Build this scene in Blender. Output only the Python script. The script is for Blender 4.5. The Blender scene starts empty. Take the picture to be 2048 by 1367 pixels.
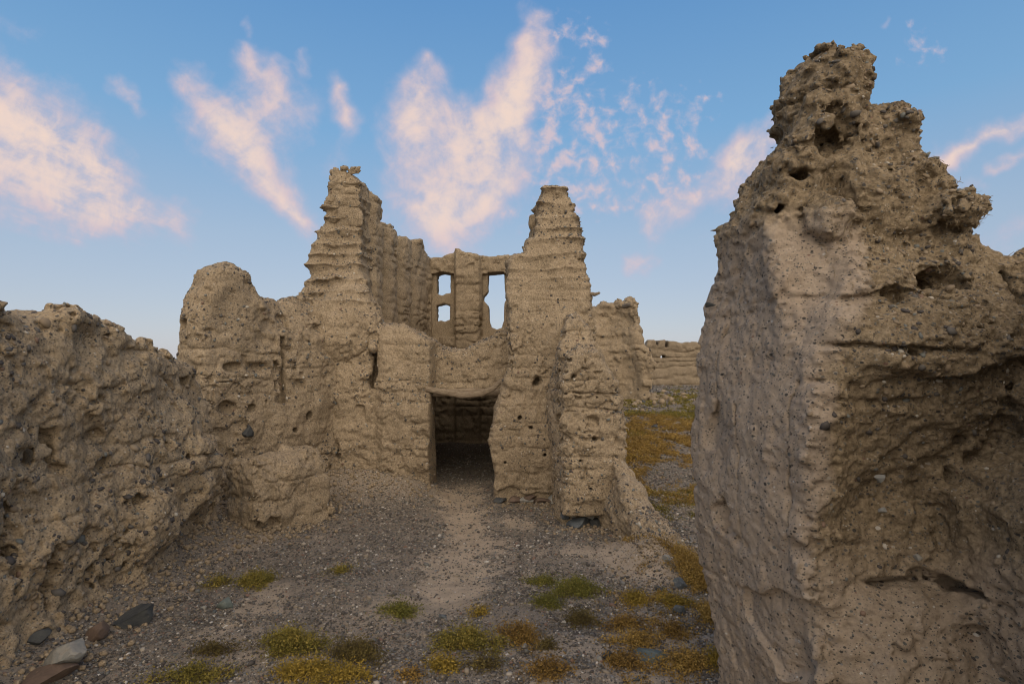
import bpy, math, time
import numpy as np

T0 = time.time()
RNG = np.random.default_rng(7)
F32 = np.float32
COL = bpy.context.scene.collection

# ------------------------------------------------------------------ camera model (metres)
FPX, CX, HY, EYE = 1138.0, 1024.0, 720.0, 2.2      # 20 mm lens, level camera, eye height


def pp(x, y, d):
    """photo measurement -> (X, Z) on an upright plane at depth d"""
    return ((x - CX) / FPX * d, EYE + (HY - y) / FPX * d)


def poly_at(pts, d):
    return [pp(x, y, d) for x, y in pts]


# ------------------------------------------------------------------ noise volumes
NT = 96


def _lattice(cell, rng):
    n = NT // cell
    g = rng.standard_normal((n, n, n)).astype(F32)
    t = (np.arange(NT) / cell)
    i0 = np.floor(t).astype(int)
    f = (t - i0).astype(F32)
    f = f * f * f * (f * (f * 6 - 15) + 10)
    i1 = (i0 + 1) % n
    i0 = i0 % n
    a = g[i0] * (1 - f)[:, None, None] + g[i1] * f[:, None, None]
    a = a[:, i0] * (1 - f)[None, :, None] + a[:, i1] * f[None, :, None]
    a = a[:, :, i0] * (1 - f)[None, None, :] + a[:, :, i1] * f[None, None, :]
    return a


def _make_fbm():
    r = np.random.default_rng(11)
    v = _lattice(8, r) + 0.5 * _lattice(4, r) + 0.25 * _lattice(2, r)
    return (v / (2.2 * v.std())).astype(F32)


def _make_worley():
    r = np.random.default_rng(5)
    n = NT // 8
    pts = r.random((n, n, n, 3)).astype(F32)
    c = np.arange(NT, dtype=F32) / 8
    ci = np.floor(c).astype(int)
    f1 = np.full((NT,) * 3, 9, F32)
    f2 = f1.copy()
    for dx in (-1, 0, 1):
        for dy in (-1, 0, 1):
            for dz in (-1, 0, 1):
                ix, iy, iz = ci + dx, ci + dy, ci + dz
                p = pts[np.ix_(ix % n, iy % n, iz % n)]
                d = (p[..., 0] + ix[:, None, None] - c[:, None, None]) ** 2
                d += (p[..., 1] + iy[None, :, None] - c[None, :, None]) ** 2
                d += (p[..., 2] + iz[None, None, :] - c[None, None, :]) ** 2
                nf1 = np.minimum(f1, d)
                f2 = np.minimum(f2, np.maximum(f1, d))
                f1 = nf1
    return np.sqrt(f1), np.sqrt(f2) - np.sqrt(f1)


TF = _make_fbm().ravel()
_w1, _w2 = _make_worley()
TW1, TW21 = _w1.ravel(), _w2.ravel()


def samp(T, x, y, z):
    """trilinear periodic lookup; one unit = one noise cell (8 texels)"""
    out = np.zeros(len(x), F32)
    ix, fr = [], []
    for a in (x, y, z):
        a = np.asarray(a, F32) * 8
        fl = np.floor(a)
        fr.append((a - fl).astype(F32))
        ix.append(fl.astype(np.int32) % NT)
    x0, y0, z0 = ix
    x1, y1, z1 = [(i + 1) % NT for i in ix]
    fx, fy, fz = fr
    for xi, wx in ((x0, 1 - fx), (x1, fx)):
        for yi, wy in ((y0, 1 - fy), (y1, fy)):
            b = (xi * NT + yi) * NT
            w = wx * wy
            out += w * ((1 - fz) * T[b + z0] + fz * T[b + z1])
    return out


def fbm(P, s, o=0.0, sz=None):
    sz = sz or s
    return samp(TF, P[0] / s + o, P[1] / s + o * 1.7, P[2] / sz + o * 0.6)


def w21(P, s, o=0.0, sz=None):
    sz = sz or s
    return samp(TW21, P[0] / s + o, P[1] / s + o * 1.3, P[2] / sz + o * 0.7)


def w1(P, s, o=0.0, sz=None):
    sz = sz or s
    return samp(TW1, P[0] / s + o, P[1] / s + o * 1.3, P[2] / sz + o * 0.7)


def sst(a, b, x):
    t = np.clip((x - a) / (b - a), 0, 1)
    return t * t * (3 - 2 * t)


def smin(a, b, k):
    h = np.clip(0.5 + 0.5 * (b - a) / k, 0, 1)
    return b + (a - b) * h - k * h * (1 - h)


def smax(a, b, k):
    return -smin(-a, -b, k)


def poly(a, b, pts):
    """signed distance in a plane to a closed outline, negative inside"""
    n = len(pts)
    d = np.full(len(a), 1e9, F32)
    s = np.ones(len(a), bool)
    for i in range(n):
        ax, ay = pts[i]
        bx, by = pts[i - 1]
        ex, ey = bx - ax, by - ay
        wx, wy = a - F32(ax), b - F32(ay)
        t = np.clip((wx * ex + wy * ey) / (ex * ex + ey * ey + 1e-12), 0, 1)
        d = np.minimum(d, (wx - ex * t) ** 2 + (wy - ey * t) ** 2)
        c1 = b >= ay
        c2 = b < by
        c3 = ex * wy > ey * wx
        s ^= (c1 & c2 & c3) | (~c1 & ~c2 & ~c3)
    d = np.sqrt(d)
    return np.where(s, d, -d).astype(F32)


def ell(P, c, r):
    q = np.sqrt(((P[0] - c[0]) / r[0]) ** 2 + ((P[1] - c[1]) / r[1]) ** 2 + ((P[2] - c[2]) / r[2]) ** 2)
    return (q - 1) * min(r)


def boxd(P, lo, hi):
    d = None
    for k in range(3):
        e = np.maximum(lo[k] - P[k], P[k] - hi[k])
        d = e if d is None else np.maximum(d, e)
    return d


def capsule(P, a, b, r):
    a, b = np.array(a, F32), np.array(b, F32)
    e = b - a
    w = [P[k] - a[k] for k in range(3)]
    t = np.clip((w[0] * e[0] + w[1] * e[1] + w[2] * e[2]) / float(e @ e), 0, 1)
    return np.sqrt(sum((w[k] - e[k] * t) ** 2 for k in range(3))) - r


# ------------------------------------------------------------------ volume -> mesh
def isomesh(f, lo, hi, h, L=1.7):
    lo = np.array(lo, F32)
    n = [int(math.ceil((hi[k] - lo[k]) / h / 8)) * 8 for k in range(3)]

    def ev(ijk, step):
        out = np.empty(len(ijk), F32)
        for s in range(0, len(ijk), 400000):
            q = ijk[s:s + 400000]
            P = [lo[k] + (q[:, k] * F32(step) + F32(step / 2)) * F32(h) for k in range(3)]
            out[s:s + 400000] = f(P)
        return out

    nb = [k // 8 for k in n]
    idx = np.stack(np.meshgrid(*[np.arange(k, dtype=np.int32) for k in nb], indexing='ij'), -1).reshape(-1, 3)
    v = ev(idx, 8)
    D = np.repeat(np.repeat(np.repeat(np.sign(v).reshape(nb), 8, 0), 8, 1), 8, 2).astype(F32)
    act = idx[np.abs(v) < L * 8 * h * 0.87 + 0.02]
    sub = np.stack(np.meshgrid(*[np.arange(4, dtype=np.int32)] * 3, indexing='ij'), -1).reshape(-1, 3)
    i2 = (act[:, None, :] * 4 + sub[None]).reshape(-1, 3)
    v2 = ev(i2, 2)
    sub = np.stack(np.meshgrid(*[np.arange(2, dtype=np.int32)] * 3, indexing='ij'), -1).reshape(-1, 3)
    i3 = (i2[:, None, :] * 2 + sub[None]).reshape(-1, 3)
    D[i3[:, 0], i3[:, 1], i3[:, 2]] = np.repeat(np.sign(v2), 8)
    m = np.abs(v2) < L * 2 * h * 0.87 + 0.004
    i3 = (i2[m][:, None, :] * 2 + sub[None]).reshape(-1, 3)
    D[i3[:, 0], i3[:, 1], i3[:, 2]] = ev(i3, 1)
    D[0], D[-1], D[:, 0], D[:, -1], D[:, :, 0], D[:, :, -1] = (1,) * 6
    return drop_crumbs(*nets(D, lo + F32(h / 2), h))


def drop_crumbs(V, Q, least=1500):
    """remove bits the erosion has cut free, which would hang in the air"""
    lab = np.arange(len(V))
    flat = Q.ravel()
    while True:
        m = np.repeat(lab[Q].min(1), 4)
        new = lab.copy()
        np.minimum.at(new, flat, m)
        np.minimum.at(new, lab[flat], m)
        new = new[new]
        new = new[new]
        if (new == lab).all():
            break
        lab = new
    cnt = np.bincount(lab, minlength=len(V))
    ok = cnt[lab] >= min(least, cnt.max())
    idx = np.cumsum(ok) - 1
    return V[ok], idx[Q[ok[Q[:, 0]]]]


def nets(D, org, h):
    S = D < 0
    cnt = np.zeros([k - 1 for k in D.shape], np.int8)
    for a in (0, 1):
        for b in (0, 1):
            for c in (0, 1):
                cnt += S[a:S.shape[0] - 1 + a, b:S.shape[1] - 1 + b, c:S.shape[2] - 1 + c]
    cells = np.argwhere((cnt > 0) & (cnt < 8)).astype(np.int32)
    del cnt
    M = len(cells)
    corner = np.array([(a, b, c) for a in (0, 1) for b in (0, 1) for c in (0, 1)])
    cv = np.stack([D[cells[:, 0] + a, cells[:, 1] + b, cells[:, 2] + c] for a, b, c in corner], 1)
    acc = np.zeros((M, 3), F32)
    num = np.zeros(M, F32)
    for i in range(8):
        for j in range(i + 1, 8):
            if np.abs(corner[i] - corner[j]).sum() == 1:
                va, vb = cv[:, i], cv[:, j]
                x = (va < 0) != (vb < 0)
                t = np.where(x, va / np.where(x, va - vb, 1), 0)
                p = corner[i][None] + t[:, None] * (corner[j] - corner[i])[None]
                acc += p * x[:, None]
                num += x
    V = (cells + acc / num[:, None]) * F32(h) + org
    I = np.full([k - 1 for k in D.shape], -1, np.int32)
    I[cells[:, 0], cells[:, 1], cells[:, 2]] = np.arange(M)
    Q = []
    for ax in range(3):
        o1, o2 = [(1, 2), (2, 0), (0, 1)][ax]
        sl0 = [slice(None)] * 3
        sl1 = [slice(None)] * 3
        sl0[ax], sl1[ax] = slice(0, -1), slice(1, None)
        A, B = S[tuple(sl0)], S[tuple(sl1)]
        e = np.argwhere(A != B)
        ok = (e[:, o1] > 0) & (e[:, o2] > 0) & (e[:, o1] < D.shape[o1] - 1) & (e[:, o2] < D.shape[o2] - 1)
        e = e[ok]
        flip = A[e[:, 0], e[:, 1], e[:, 2]]
        q = []
        for d1, d2 in ((0, 0), (-1, 0), (-1, -1), (0, -1)):
            k = e.copy()
            k[:, o1] += d1
            k[:, o2] += d2
            q.append(I[k[:, 0], k[:, 1], k[:, 2]])
        q = np.stack(q, 1)
        q[~flip] = q[~flip][:, ::-1]
        Q.append(q)
    Q = np.concatenate(Q)
    Q = Q[(Q >= 0).all(1)]
    return V.astype(F32), Q[:, ::-1].copy() if False else Q


def mesh_np(name, V, faces, mat, parent=None, smooth=True, attrs=None):
    """one mesh object from arrays; faces is (n,3) or (n,4)"""
    me = bpy.data.meshes.new(name)
    k = faces.shape[1]
    me.vertices.add(len(V))
    me.vertices.foreach_set('co', np.ascontiguousarray(V, F32).ravel())
    me.loops.add(faces.size)
    me.loops.foreach_set('vertex_index', np.ascontiguousarray(faces, np.int32).ravel())
    me.polygons.add(len(faces))
    me.polygons.foreach_set('loop_start', np.arange(0, faces.size, k, dtype=np.int32))
    if smooth:
        me.polygons.foreach_set('use_smooth', np.ones(len(faces), bool))
    for an, av in (attrs or {}).items():
        a = me.attributes.new(an, 'FLOAT', 'POINT')
        a.data.foreach_set('value', np.ascontiguousarray(av, F32))
    me.update(calc_edges=True)
    me.validate()
    me.materials.append(mat)
    o = bpy.data.objects.new(name, me)
    COL.objects.link(o)
    if parent:
        attach(o, parent)
    return o


def attach(o, parent):
    o.parent = parent
    o.matrix_parent_inverse.identity()
    l = parent.location
    p = parent.parent
    off = np.array(l)
    while p:
        off = off + np.array(p.location)
        p = p.parent
    o.location = (o.location[0] - off[0], o.location[1] - off[1], o.location[2] - off[2])


def tag(o, label=None, cat=None, group=None, kind=None):
    if label:
        o['label'] = label
    if cat:
        o['category'] = cat
    if group:
        o['group'] = group
    if kind:
        o['kind'] = kind
    return o


def thing(name, loc, label, cat, group=None):
    o = bpy.data.objects.new(name, None)
    o.empty_display_size = 0.2
    o.location = loc
    COL.objects.link(o)
    return tag(o, label, cat, group)


# ------------------------------------------------------------------ node helpers
class N:
    """tiny expression wrapper so that shader maths can be written as maths"""

    def __init__(self, nt, sock):
        self.nt, self.s = nt, sock

    def _m(self, op, *a, clamp=False):
        n = self.nt.nodes.new('ShaderNodeMath')
        n.operation = op
        n.use_clamp = clamp
        for i, v in enumerate((self,) + a):
            if isinstance(v, N):
                self.nt.links.new(v.s, n.inputs[i])
            else:
                n.inputs[i].default_value = v
        return N(self.nt, n.outputs[0])

    def __add__(self, o): return self._m('ADD', o)
    __radd__ = __add__
    def __mul__(self, o): return self._m('MULTIPLY', o)
    __rmul__ = __mul__
    def __sub__(self, o): return self._m('SUBTRACT', o)
    def __rsub__(self, o): return (self * -1) + o
    def __truediv__(self, o): return self._m('DIVIDE', o)
    def max(self, o): return self._m('MAXIMUM', o)
    def min(self, o): return self._m('MINIMUM', o)
    def sqrt(self): return self._m('SQRT')
    def pow(self, o): return self._m('POWER', o)
    def gt(self, o): return self._m('GREATER_THAN', o)
    def lt(self, o): return self._m('LESS_THAN', o)
    def clamp(self): return self._m('ADD', 0.0, clamp=True)

    def ss(self, a, b):
        n = self.nt.nodes.new('ShaderNodeMapRange')
        n.interpolation_type = 'SMOOTHSTEP'
        self.nt.links.new(self.s, n.inputs[0])
        n.inputs[1].default_value, n.inputs[2].default_value = a, b
        return N(self.nt, n.outputs[0])


def mixc(nt, fac, a, b, blend='MIX'):
    n = nt.nodes.new('ShaderNodeMix')
    n.data_type = 'RGBA'
    n.blend_type = blend
    n.clamp_factor = True
    for i, v in ((0, fac), (6, a), (7, b)):
        if isinstance(v, N):
            nt.links.new(v.s, n.inputs[i])
        elif hasattr(v, 'is_output'):
            nt.links.new(v, n.inputs[i])
        elif isinstance(v, (tuple, list)):
            n.inputs[i].default_value = (*v[:3], 1)
        else:
            n.inputs[i].default_value = v
    return n.outputs[2]


def noise(nt, vec, scale, detail=4, rough=0.6, dist=0.0):
    n = nt.nodes.new('ShaderNodeTexNoise')
    n.inputs['Scale'].default_value = scale
    n.inputs['Detail'].default_value = detail
    n.inputs['Roughness'].default_value = rough
    n.inputs['Distortion'].default_value = dist
    nt.links.new(vec, n.inputs['Vector'])
    return N(nt, n.outputs[0])


def voro(nt, vec, scale, feature='F1', rnd=1.0):
    n = nt.nodes.new('ShaderNodeTexVoronoi')
    n.feature = feature
    n.inputs['Scale'].default_value = scale
    n.inputs['Randomness'].default_value = rnd
    nt.links.new(vec, n.inputs['Vector'])
    return n


def ramp(nt, fac, stops, interp='LINEAR'):
    n = nt.nodes.new('ShaderNodeValToRGB')
    n.color_ramp.interpolation = interp
    e = n.color_ramp.elements
    while len(e) < len(stops):
        e.new(0.5)
    for el, (p, c) in zip(e, stops):
        el.position = p
        el.color = (*c, 1)
    nt.links.new(fac.s if isinstance(fac, N) else fac, n.inputs[0])
    return n.outputs[0]


def new_mat(name, rough=0.9):
    m = bpy.data.materials.new(name)
    m.use_nodes = True
    nt = m.node_tree
    b = nt.nodes['Principled BSDF']
    b.inputs['Roughness'].default_value = rough
    b.inputs['Specular IOR Level'].default_value = 0.15
    return m, nt, b


def geo_pos(nt):
    return nt.nodes.new('ShaderNodeNewGeometry').outputs['Position']


def vmul(nt, vec, s):
    n = nt.nodes.new('ShaderNodeVectorMath')
    n.operation = 'MULTIPLY'
    nt.links.new(vec, n.inputs[0])
    n.inputs[1].default_value = s
    return n.outputs[0]


def bump(nt, bsdf, height, dist, strength=1.0, prev=None):
    n = nt.nodes.new('ShaderNodeBump')
    n.inputs['Distance'].default_value = dist
    n.inputs['Strength'].default_value = strength
    nt.links.new(height.s if isinstance(height, N) else height, n.inputs['Height'])
    if prev:
        nt.links.new(prev, n.inputs['Normal'])
    nt.links.new(n.outputs[0], bsdf.inputs['Normal'])
    return n.outputs[0]


PEB = [(0.0, (0.043, 0.042, 0.042)), (0.26, (0.078, 0.076, 0.074)), (0.44, (0.115, 0.105, 0.092)), (0.60, (0.106, 0.113, 0.110)),
       (0.71, (0.210, 0.180, 0.140)), (0.81, (0.172, 0.175, 0.174)), (0.88, (0.320, 0.290, 0.245)), (0.94, (0.170, 0.105, 0.080)), (0.97, (0.470, 0.450, 0.410))]


def mud_material(name, c1, c2, c3, speck=1.0, coarse=1.0, coat=None):
    m, nt, b = new_mat(name, 0.95)
    pos = geo_pos(nt)
    n1 = noise(nt, pos, 0.9, 5, 0.6)
    n2 = noise(nt, pos, 5.0, 7, 0.72)
    n3 = noise(nt, pos, 45.0, 4, 0.7)
    col = mixc(nt, n1.ss(0.35, 0.65), c1, c2)
    col = mixc(nt, n2.ss(0.45, 0.75), col, c3)
    col = mixc(nt, n3.ss(0.30, 0.70), mixc(nt, 0.42, col, (0.06, 0.045, 0.03)), mixc(nt, 0.26, col, (0.62, 0.50, 0.34)))
    if coat:      # greyer coat of fine plaster, lightened as if better lit, where it still clings
        a = nt.nodes.new('ShaderNodeAttribute')
        a.attribute_name = 'plaster'
        pc = mixc(nt, n2.ss(0.4, 0.7), coat[0], coat[1])
        pc = mixc(nt, n3.ss(0.30, 0.70), mixc(nt, 0.2, pc, (0.06, 0.045, 0.035)), pc)
        col = mixc(nt, N(nt, a.outputs['Fac']), col, pc)
    # grit mixed in the clay: two sizes of stone flecks, each fleck with its own stone colour
    warp = vmul(nt, pos, (1, 1, 1.35))
    for sc, r, keep in ((19.0, 0.24, 0.74), (40.0, 0.34, 0.50), (85.0, 0.38, 0.45)):
        v = voro(nt, warp, sc)
        sep = nt.nodes.new('ShaderNodeSeparateColor')
        nt.links.new(v.outputs['Color'], sep.inputs[0])
        rad = N(nt, sep.outputs[1]) * r * coarse
        on = N(nt, v.outputs['Distance']).lt(rad) * N(nt, sep.outputs[0]).gt(1 - (1 - keep) * speck) * noise(nt, pos, 3.5, 2).gt(0.36)
        col = mixc(nt, on * 0.9, col, ramp(nt, N(nt, sep.outputs[2]), PEB, 'CONSTANT'))
    nt.links.new(col, b.inputs['Base Color'])
    h = n3 * 0.6 + noise(nt, pos, 140.0, 3, 0.7) * 0.4
    bump(nt, b, h, 0.018, 1.0)
    return m


def stone_ramp_material(name, stops, rough=0.75):
    m, nt, b = new_mat(name, rough)
    b.inputs['Specular IOR Level'].default_value = 0.3
    g = nt.nodes.new('ShaderNodeNewGeometry')
    c = ramp(nt, g.outputs['Random Per Island'], stops, 'CONSTANT')
    nz = noise(nt, g.outputs['Position'], 120, 3)
    c = mixc(nt, nz * 0.5, c, mixc(nt, 0.5, c, (0.22, 0.17, 0.12)))
    nt.links.new(c, b.inputs['Base Color'])
    return m


def rock_material(name, ca, cb, cc):
    m, nt, b = new_mat(name, 0.8)
    pos = geo_pos(nt)
    a = noise(nt, pos, 9, 6, 0.7, 0.6)
    c = mixc(nt, a.ss(0.35, 0.65), ca, cb)
    c = mixc(nt, noise(nt, pos, 30, 5, 0.7).ss(0.55, 0.8), c, cc)
    nt.links.new(c, b.inputs['Base Color'])
    bump(nt, b, noise(nt, pos, 55, 5, 0.75), 0.012, 0.9)
    return m


def leaf_material(name, stops):
    m, nt, b = new_mat(name, 0.7)
    g = nt.nodes.new('ShaderNodeNewGeometry')
    r = N(nt, g.outputs['Random Per Island'])
    n = noise(nt, g.outputs['Position'], 5.0, 3)
    c = ramp(nt, (r * 0.6 + n.ss(0.3, 0.7) * 0.4), stops)
    nt.links.new(c, b.inputs['Base Color'])
    return m


def wood_material(name, ca, cb):
    m, nt, b = new_mat(name, 0.85)
    pos = geo_pos(nt)
    g = noise(nt, vmul(nt, pos, (3, 30, 30)), 3.0, 5, 0.7)
    nt.links.new(mixc(nt, g.ss(0.3, 0.7), ca, cb), b.inputs['Base Color'])
    bump(nt, b, g, 0.01, 0.8)
    return m

# ================================================================== materials
MUD = mud_material('dry_mud', (0.315, 0.248, 0.168), (0.232, 0.182, 0.122), (0.375, 0.302, 0.212))
MUDROUGH = mud_material('gravelly_mud', (0.375, 0.292, 0.190), (0.285, 0.221, 0.144), (0.430, 0.342, 0.228), 1.4, 1.15)
PLASTER = mud_material('mud_plaster', (0.215, 0.165, 0.104), (0.150, 0.115, 0.073), (0.265, 0.207, 0.134), 1.4, 1.1, coat=((0.345, 0.280, 0.215), (0.405, 0.336, 0.264)))  # plaster lightened, broken clay darkened: unequal light on the two faces put into colour
DARKMUD = mud_material('old_brown_mud', (0.215, 0.172, 0.122), (0.160, 0.128, 0.090), (0.260, 0.210, 0.150))
PEBBLES = stone_ramp_material('mixed_pebbles', PEB)
WALLPEB = stone_ramp_material('pebbles_in_clay', [(0.0, (0.040, 0.040, 0.043)), (0.25, (0.085, 0.083, 0.080)), (0.45, (0.200, 0.155, 0.105)), (0.70, (0.120, 0.135, 0.132)),
                                                  (0.80, (0.270, 0.215, 0.150)), (0.93, (0.180, 0.120, 0.090)), (0.96, (0.440, 0.410, 0.350))])
WOOD = wood_material('weathered_wood', (0.290, 0.235, 0.170), (0.130, 0.098, 0.068))
STRAW = wood_material('dry_straw', (0.360, 0.290, 0.190), (0.240, 0.180, 0.110))
R_TEAL = rock_material('grey_green_rock', (0.150, 0.175, 0.160), (0.095, 0.115, 0.110), (0.230, 0.220, 0.185))
R_BLUE = rock_material('blue_grey_rock', (0.120, 0.135, 0.145), (0.070, 0.080, 0.090), (0.230, 0.230, 0.215))
R_DARK = rock_material('dark_slate_rock', (0.050, 0.055, 0.060), (0.085, 0.088, 0.085), (0.140, 0.125, 0.100))
R_PALE = rock_material('pale_rock', (0.300, 0.285, 0.250), (0.210, 0.215, 0.205), (0.240, 0.180, 0.120))
R_RED = rock_material('reddish_rock', (0.165, 0.118, 0.090), (0.115, 0.085, 0.068), (0.240, 0.180, 0.130))


# ================================================================== ground
def seg_dist(x, y, pts):
    d = np.full(x.shape, 1e9)
    for (ax, ay), (bx, by) in zip(pts[:-1], pts[1:]):
        ex, ey = bx - ax, by - ay
        t = np.clip(((x - ax) * ex + (y - ay) * ey) / (ex * ex + ey * ey), 0, 1)
        d = np.minimum(d, np.hypot(x - ax - t * ex, y - ay - t * ey))
    return d


PATH = [(-0.80, 9.6), (-0.70, 7.9), (-0.52, 6.9), (-0.50, 6.0), (-0.62, 5.2), (-1.2, 4.5), (-1.9, 4.1)]


def ground0(x, y):
    z = np.zeros(x.shape)
    right = sst(0.95, 1.75, x)
    slope = 0.098 * np.clip(y - 6.8, 0, 10.2) + 0.02 * np.clip(y - 17, 0, 8)
    z += right * slope
    z += (1 - right) * 0.17 * sst(9.3, 14.5, y)
    z += 0.40 * np.exp(-(seg_dist(x, y, [(-4.3, 7.6), (-3.25, 9.25), (-1.95, 9.45)]) / 0.55) ** 2)
    z += 0.22 * np.exp(-(seg_dist(x, y, [(-3.65, 3.0), (-3.75, 6.9)]) / 0.35) ** 2)
    z += 0.30 * np.exp(-((x - 1.50) / 0.34) ** 2 - ((y - 6.15) / 0.55) ** 2)
    z += 0.10 * np.exp(-((x - 0.75) / 0.55) ** 2 - ((y - 6.6) / 0.8) ** 2)
    z -= 0.05 * np.exp(-(seg_dist(x, y, PATH) / 0.35) ** 2)
    z -= 1.2 * sst(32, 70, y) + 0.6 * sst(-6, -12, x) * (y < 1e5)
    return z


def ground(x, y):
    x = np.asarray(x, float)
    y = np.asarray(y, float)
    sh = x.shape
    P = [x.ravel(), y.ravel(), np.zeros(x.size)]
    z = ground0(x.ravel(), y.ravel())
    near = np.exp(-((P[1] / 40) ** 2))
    z = z + near * (0.035 * fbm(P, 1.3, 3.1) + 0.012 * fbm(P, 0.31, 1.2))
    return z.reshape(sh)


def gz(x, y):
    return float(ground(np.array([x]), np.array([y]))[0])


def hit(px, py):
    """where the sight line through a photo point meets the ground"""
    d = np.arange(2.5, 40, 0.01)
    x = (px - CX) / FPX * d
    zr = EYE + (HY - py) / FPX * d
    g = ground(x, d)
    i = int(np.argmax(zr <= g))
    return float(x[i]), float(d[i]), float(g[i])


def graded(lo, a, b, hi, h, g=1.12, fine=None):
    c = list(np.arange(a, b, h))
    s, v = h, a
    left = []
    while v > lo:
        s *= g
        v -= s
        left.append(v)
    s, v = h, c[-1]
    rightl = []
    while v < hi:
        s *= g
        v += s
        rightl.append(v)
    return np.array(left[::-1] + c + rightl)


gx_ = graded(-900, -4.2, 3.4, 900, 0.016)
gy_ = np.concatenate([graded(-900, 3.3, 7.6, 3.4, 0.014)[:0], np.array([-900, -400, -150, -60, -25, -10, -4, -1, 0.5, 1.5, 2.2, 2.7, 3.0, 3.2]),
                      np.arange(3.3, 7.0, 0.014), np.arange(7.0, 11, 0.024), np.arange(11, 18, 0.06), np.arange(18, 30, 0.15)])
s_, v_, ex_ = 0.2, 30.0, []
while v_ < 950:
    ex_.append(v_)
    s_ *= 1.25
    v_ += s_
gy_ = np.concatenate([gy_, ex_])
GX, GY = np.meshgrid(gx_, gy_, indexing='ij')
GZ = ground(GX, GY)
fineP = [GX.ravel(), GY.ravel(), GZ.ravel() * 0]
GZ = GZ + (np.exp(-(GY / 14) ** 2).ravel() * (0.006 * fbm(fineP, 0.085, 4.4) + 0.004 * fbm(fineP, 0.035, 2.2))).reshape(GZ.shape)


def sandiness(x, y):
    """where the fine trodden silt shows through the gravel"""
    P = [x, y, x * 0]
    pd = seg_dist(x, y, PATH)
    w = 0.38 + 0.10 * fbm(P, 0.8, 6.1)
    s = 1 - sst(0.45, 1.30, pd / w + 0.45 * fbm(P, 0.20, 2.5) + 0.25 * fbm(P, 0.06, 5.0))
    s = s * (0.35 + 0.65 * sst(4.6, 5.6, y)) * np.clip(1.0 + 0.35 * fbm(P, 0.12, 9), 0.6, 1)
    s = np.maximum(s, sst(0.55, 1.3, fbm(P, 0.75, 8.0) + 0.55 * fbm(P, 0.2, 1.0)) * 0.75)
    mound = np.exp(-((x - 1.45) / 0.5) ** 2 - ((y - 6.1) / 0.6) ** 2)
    s = np.maximum(s, sst(0.1, 0.5, mound) * 0.92)
    s = np.maximum(s, 0.7 * sst(0.1, 0.6, fbm(P, 0.5, 3.7) + 0.6 * fbm(P, 0.16, 6.0)) * sst(-0.3, 0.3, x) * sst(7.2, 6.2, y))
    s = np.maximum(s, 0.5 * np.exp(-(seg_dist(x, y, [(-4.2, 7.5), (-3.2, 9.2), (-1.9, 9.3)]) / 0.5) ** 2))
    return np.clip(s, 0, 1)


nx_, ny_ = GX.shape
gi = np.arange(nx_ * ny_).reshape(nx_, ny_)
GF = np.stack([gi[:-1, :-1], gi[1:, :-1], gi[1:, 1:], gi[:-1, 1:]], -1).reshape(-1, 4)

gm, nt, bs = new_mat('gravelly_soil', 0.95)
pos = geo_pos(nt)
at = nt.nodes.new('ShaderNodeAttribute')
at.attribute_name = 'silt'
silt = N(nt, at.outputs['Fac'])
soil = mixc(nt, noise(nt, pos, 3.0, 5, 0.65).ss(0.35, 0.65), (0.185, 0.158, 0.128), (0.138, 0.118, 0.096))
sand = mixc(nt, noise(nt, pos, 5.0, 5, 0.65).ss(0.35, 0.65), (0.355, 0.290, 0.218), (0.280, 0.228, 0.170))
gc = mixc(nt, silt, soil, sand)
gn = noise(nt, pos, 60.0, 4, 0.7)
gc = mixc(nt, gn.ss(0.3, 0.7) * 0.55, gc, mixc(nt, 0.45, gc, (0.40, 0.33, 0.25)))
for sc, r, keep in ((38.0, 0.40, 0.35), (75.0, 0.42, 0.25)):
    v = voro(nt, pos, sc)
    sp = nt.nodes.new('ShaderNodeSeparateColor')
    nt.links.new(v.outputs['Color'], sp.inputs[0])
    on = N(nt, v.outputs['Distance']).lt(N(nt, sp.outputs[1]) * r + 0.08) * N(nt, sp.outputs[0]).gt(silt * 0.5 + keep)
    gc = mixc(nt, on, gc, ramp(nt, N(nt, sp.outputs[2]), PEB, 'CONSTANT'))
nt.links.new(gc, bs.inputs['Base Color'])
bump(nt, bs, gn * 0.6 + noise(nt, pos, 150, 3, 0.7) * 0.4, 0.012, 0.9)
gs = sandiness(GX.ravel(), GY.ravel())
gobj = mesh_np('ground', np.stack([GX.ravel(), GY.ravel(), GZ.ravel()], 1), GF, gm, attrs={'silt': gs})
tag(gobj, kind='structure')

# ================================================================== stones as batches
_t = (1 + 5 ** 0.5) / 2
ICO_V = np.array([(-1, _t, 0), (1, _t, 0), (-1, -_t, 0), (1, -_t, 0), (0, -1, _t), (0, 1, _t), (0, -1, -_t), (0, 1, -_t), (_t, 0, -1), (_t, 0, 1), (-_t, 0, -1), (-_t, 0, 1)]) / math.sqrt(1 + _t * _t)
ICO_F = np.array([(0, 11, 5), (0, 5, 1), (0, 1, 7), (0, 7, 10), (0, 10, 11), (1, 5, 9), (5, 11, 4), (11, 10, 2), (10, 7, 6), (7, 1, 8), (3, 9, 4), (3, 4, 2), (3, 2, 6), (3, 6, 8), (3, 8, 9), (4, 9, 5), (2, 4, 11), (6, 2, 10), (8, 6, 7), (9, 8, 1)])


def frames(nrm, rng):
    """random tangent frames about unit normals"""
    n = len(nrm)
    r = rng.standard_normal((n, 3))
    a = np.cross(nrm, r)
    a /= np.linalg.norm(a, axis=1)[:, None] + 1e-9
    b = np.cross(nrm, a)
    return a, b


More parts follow.
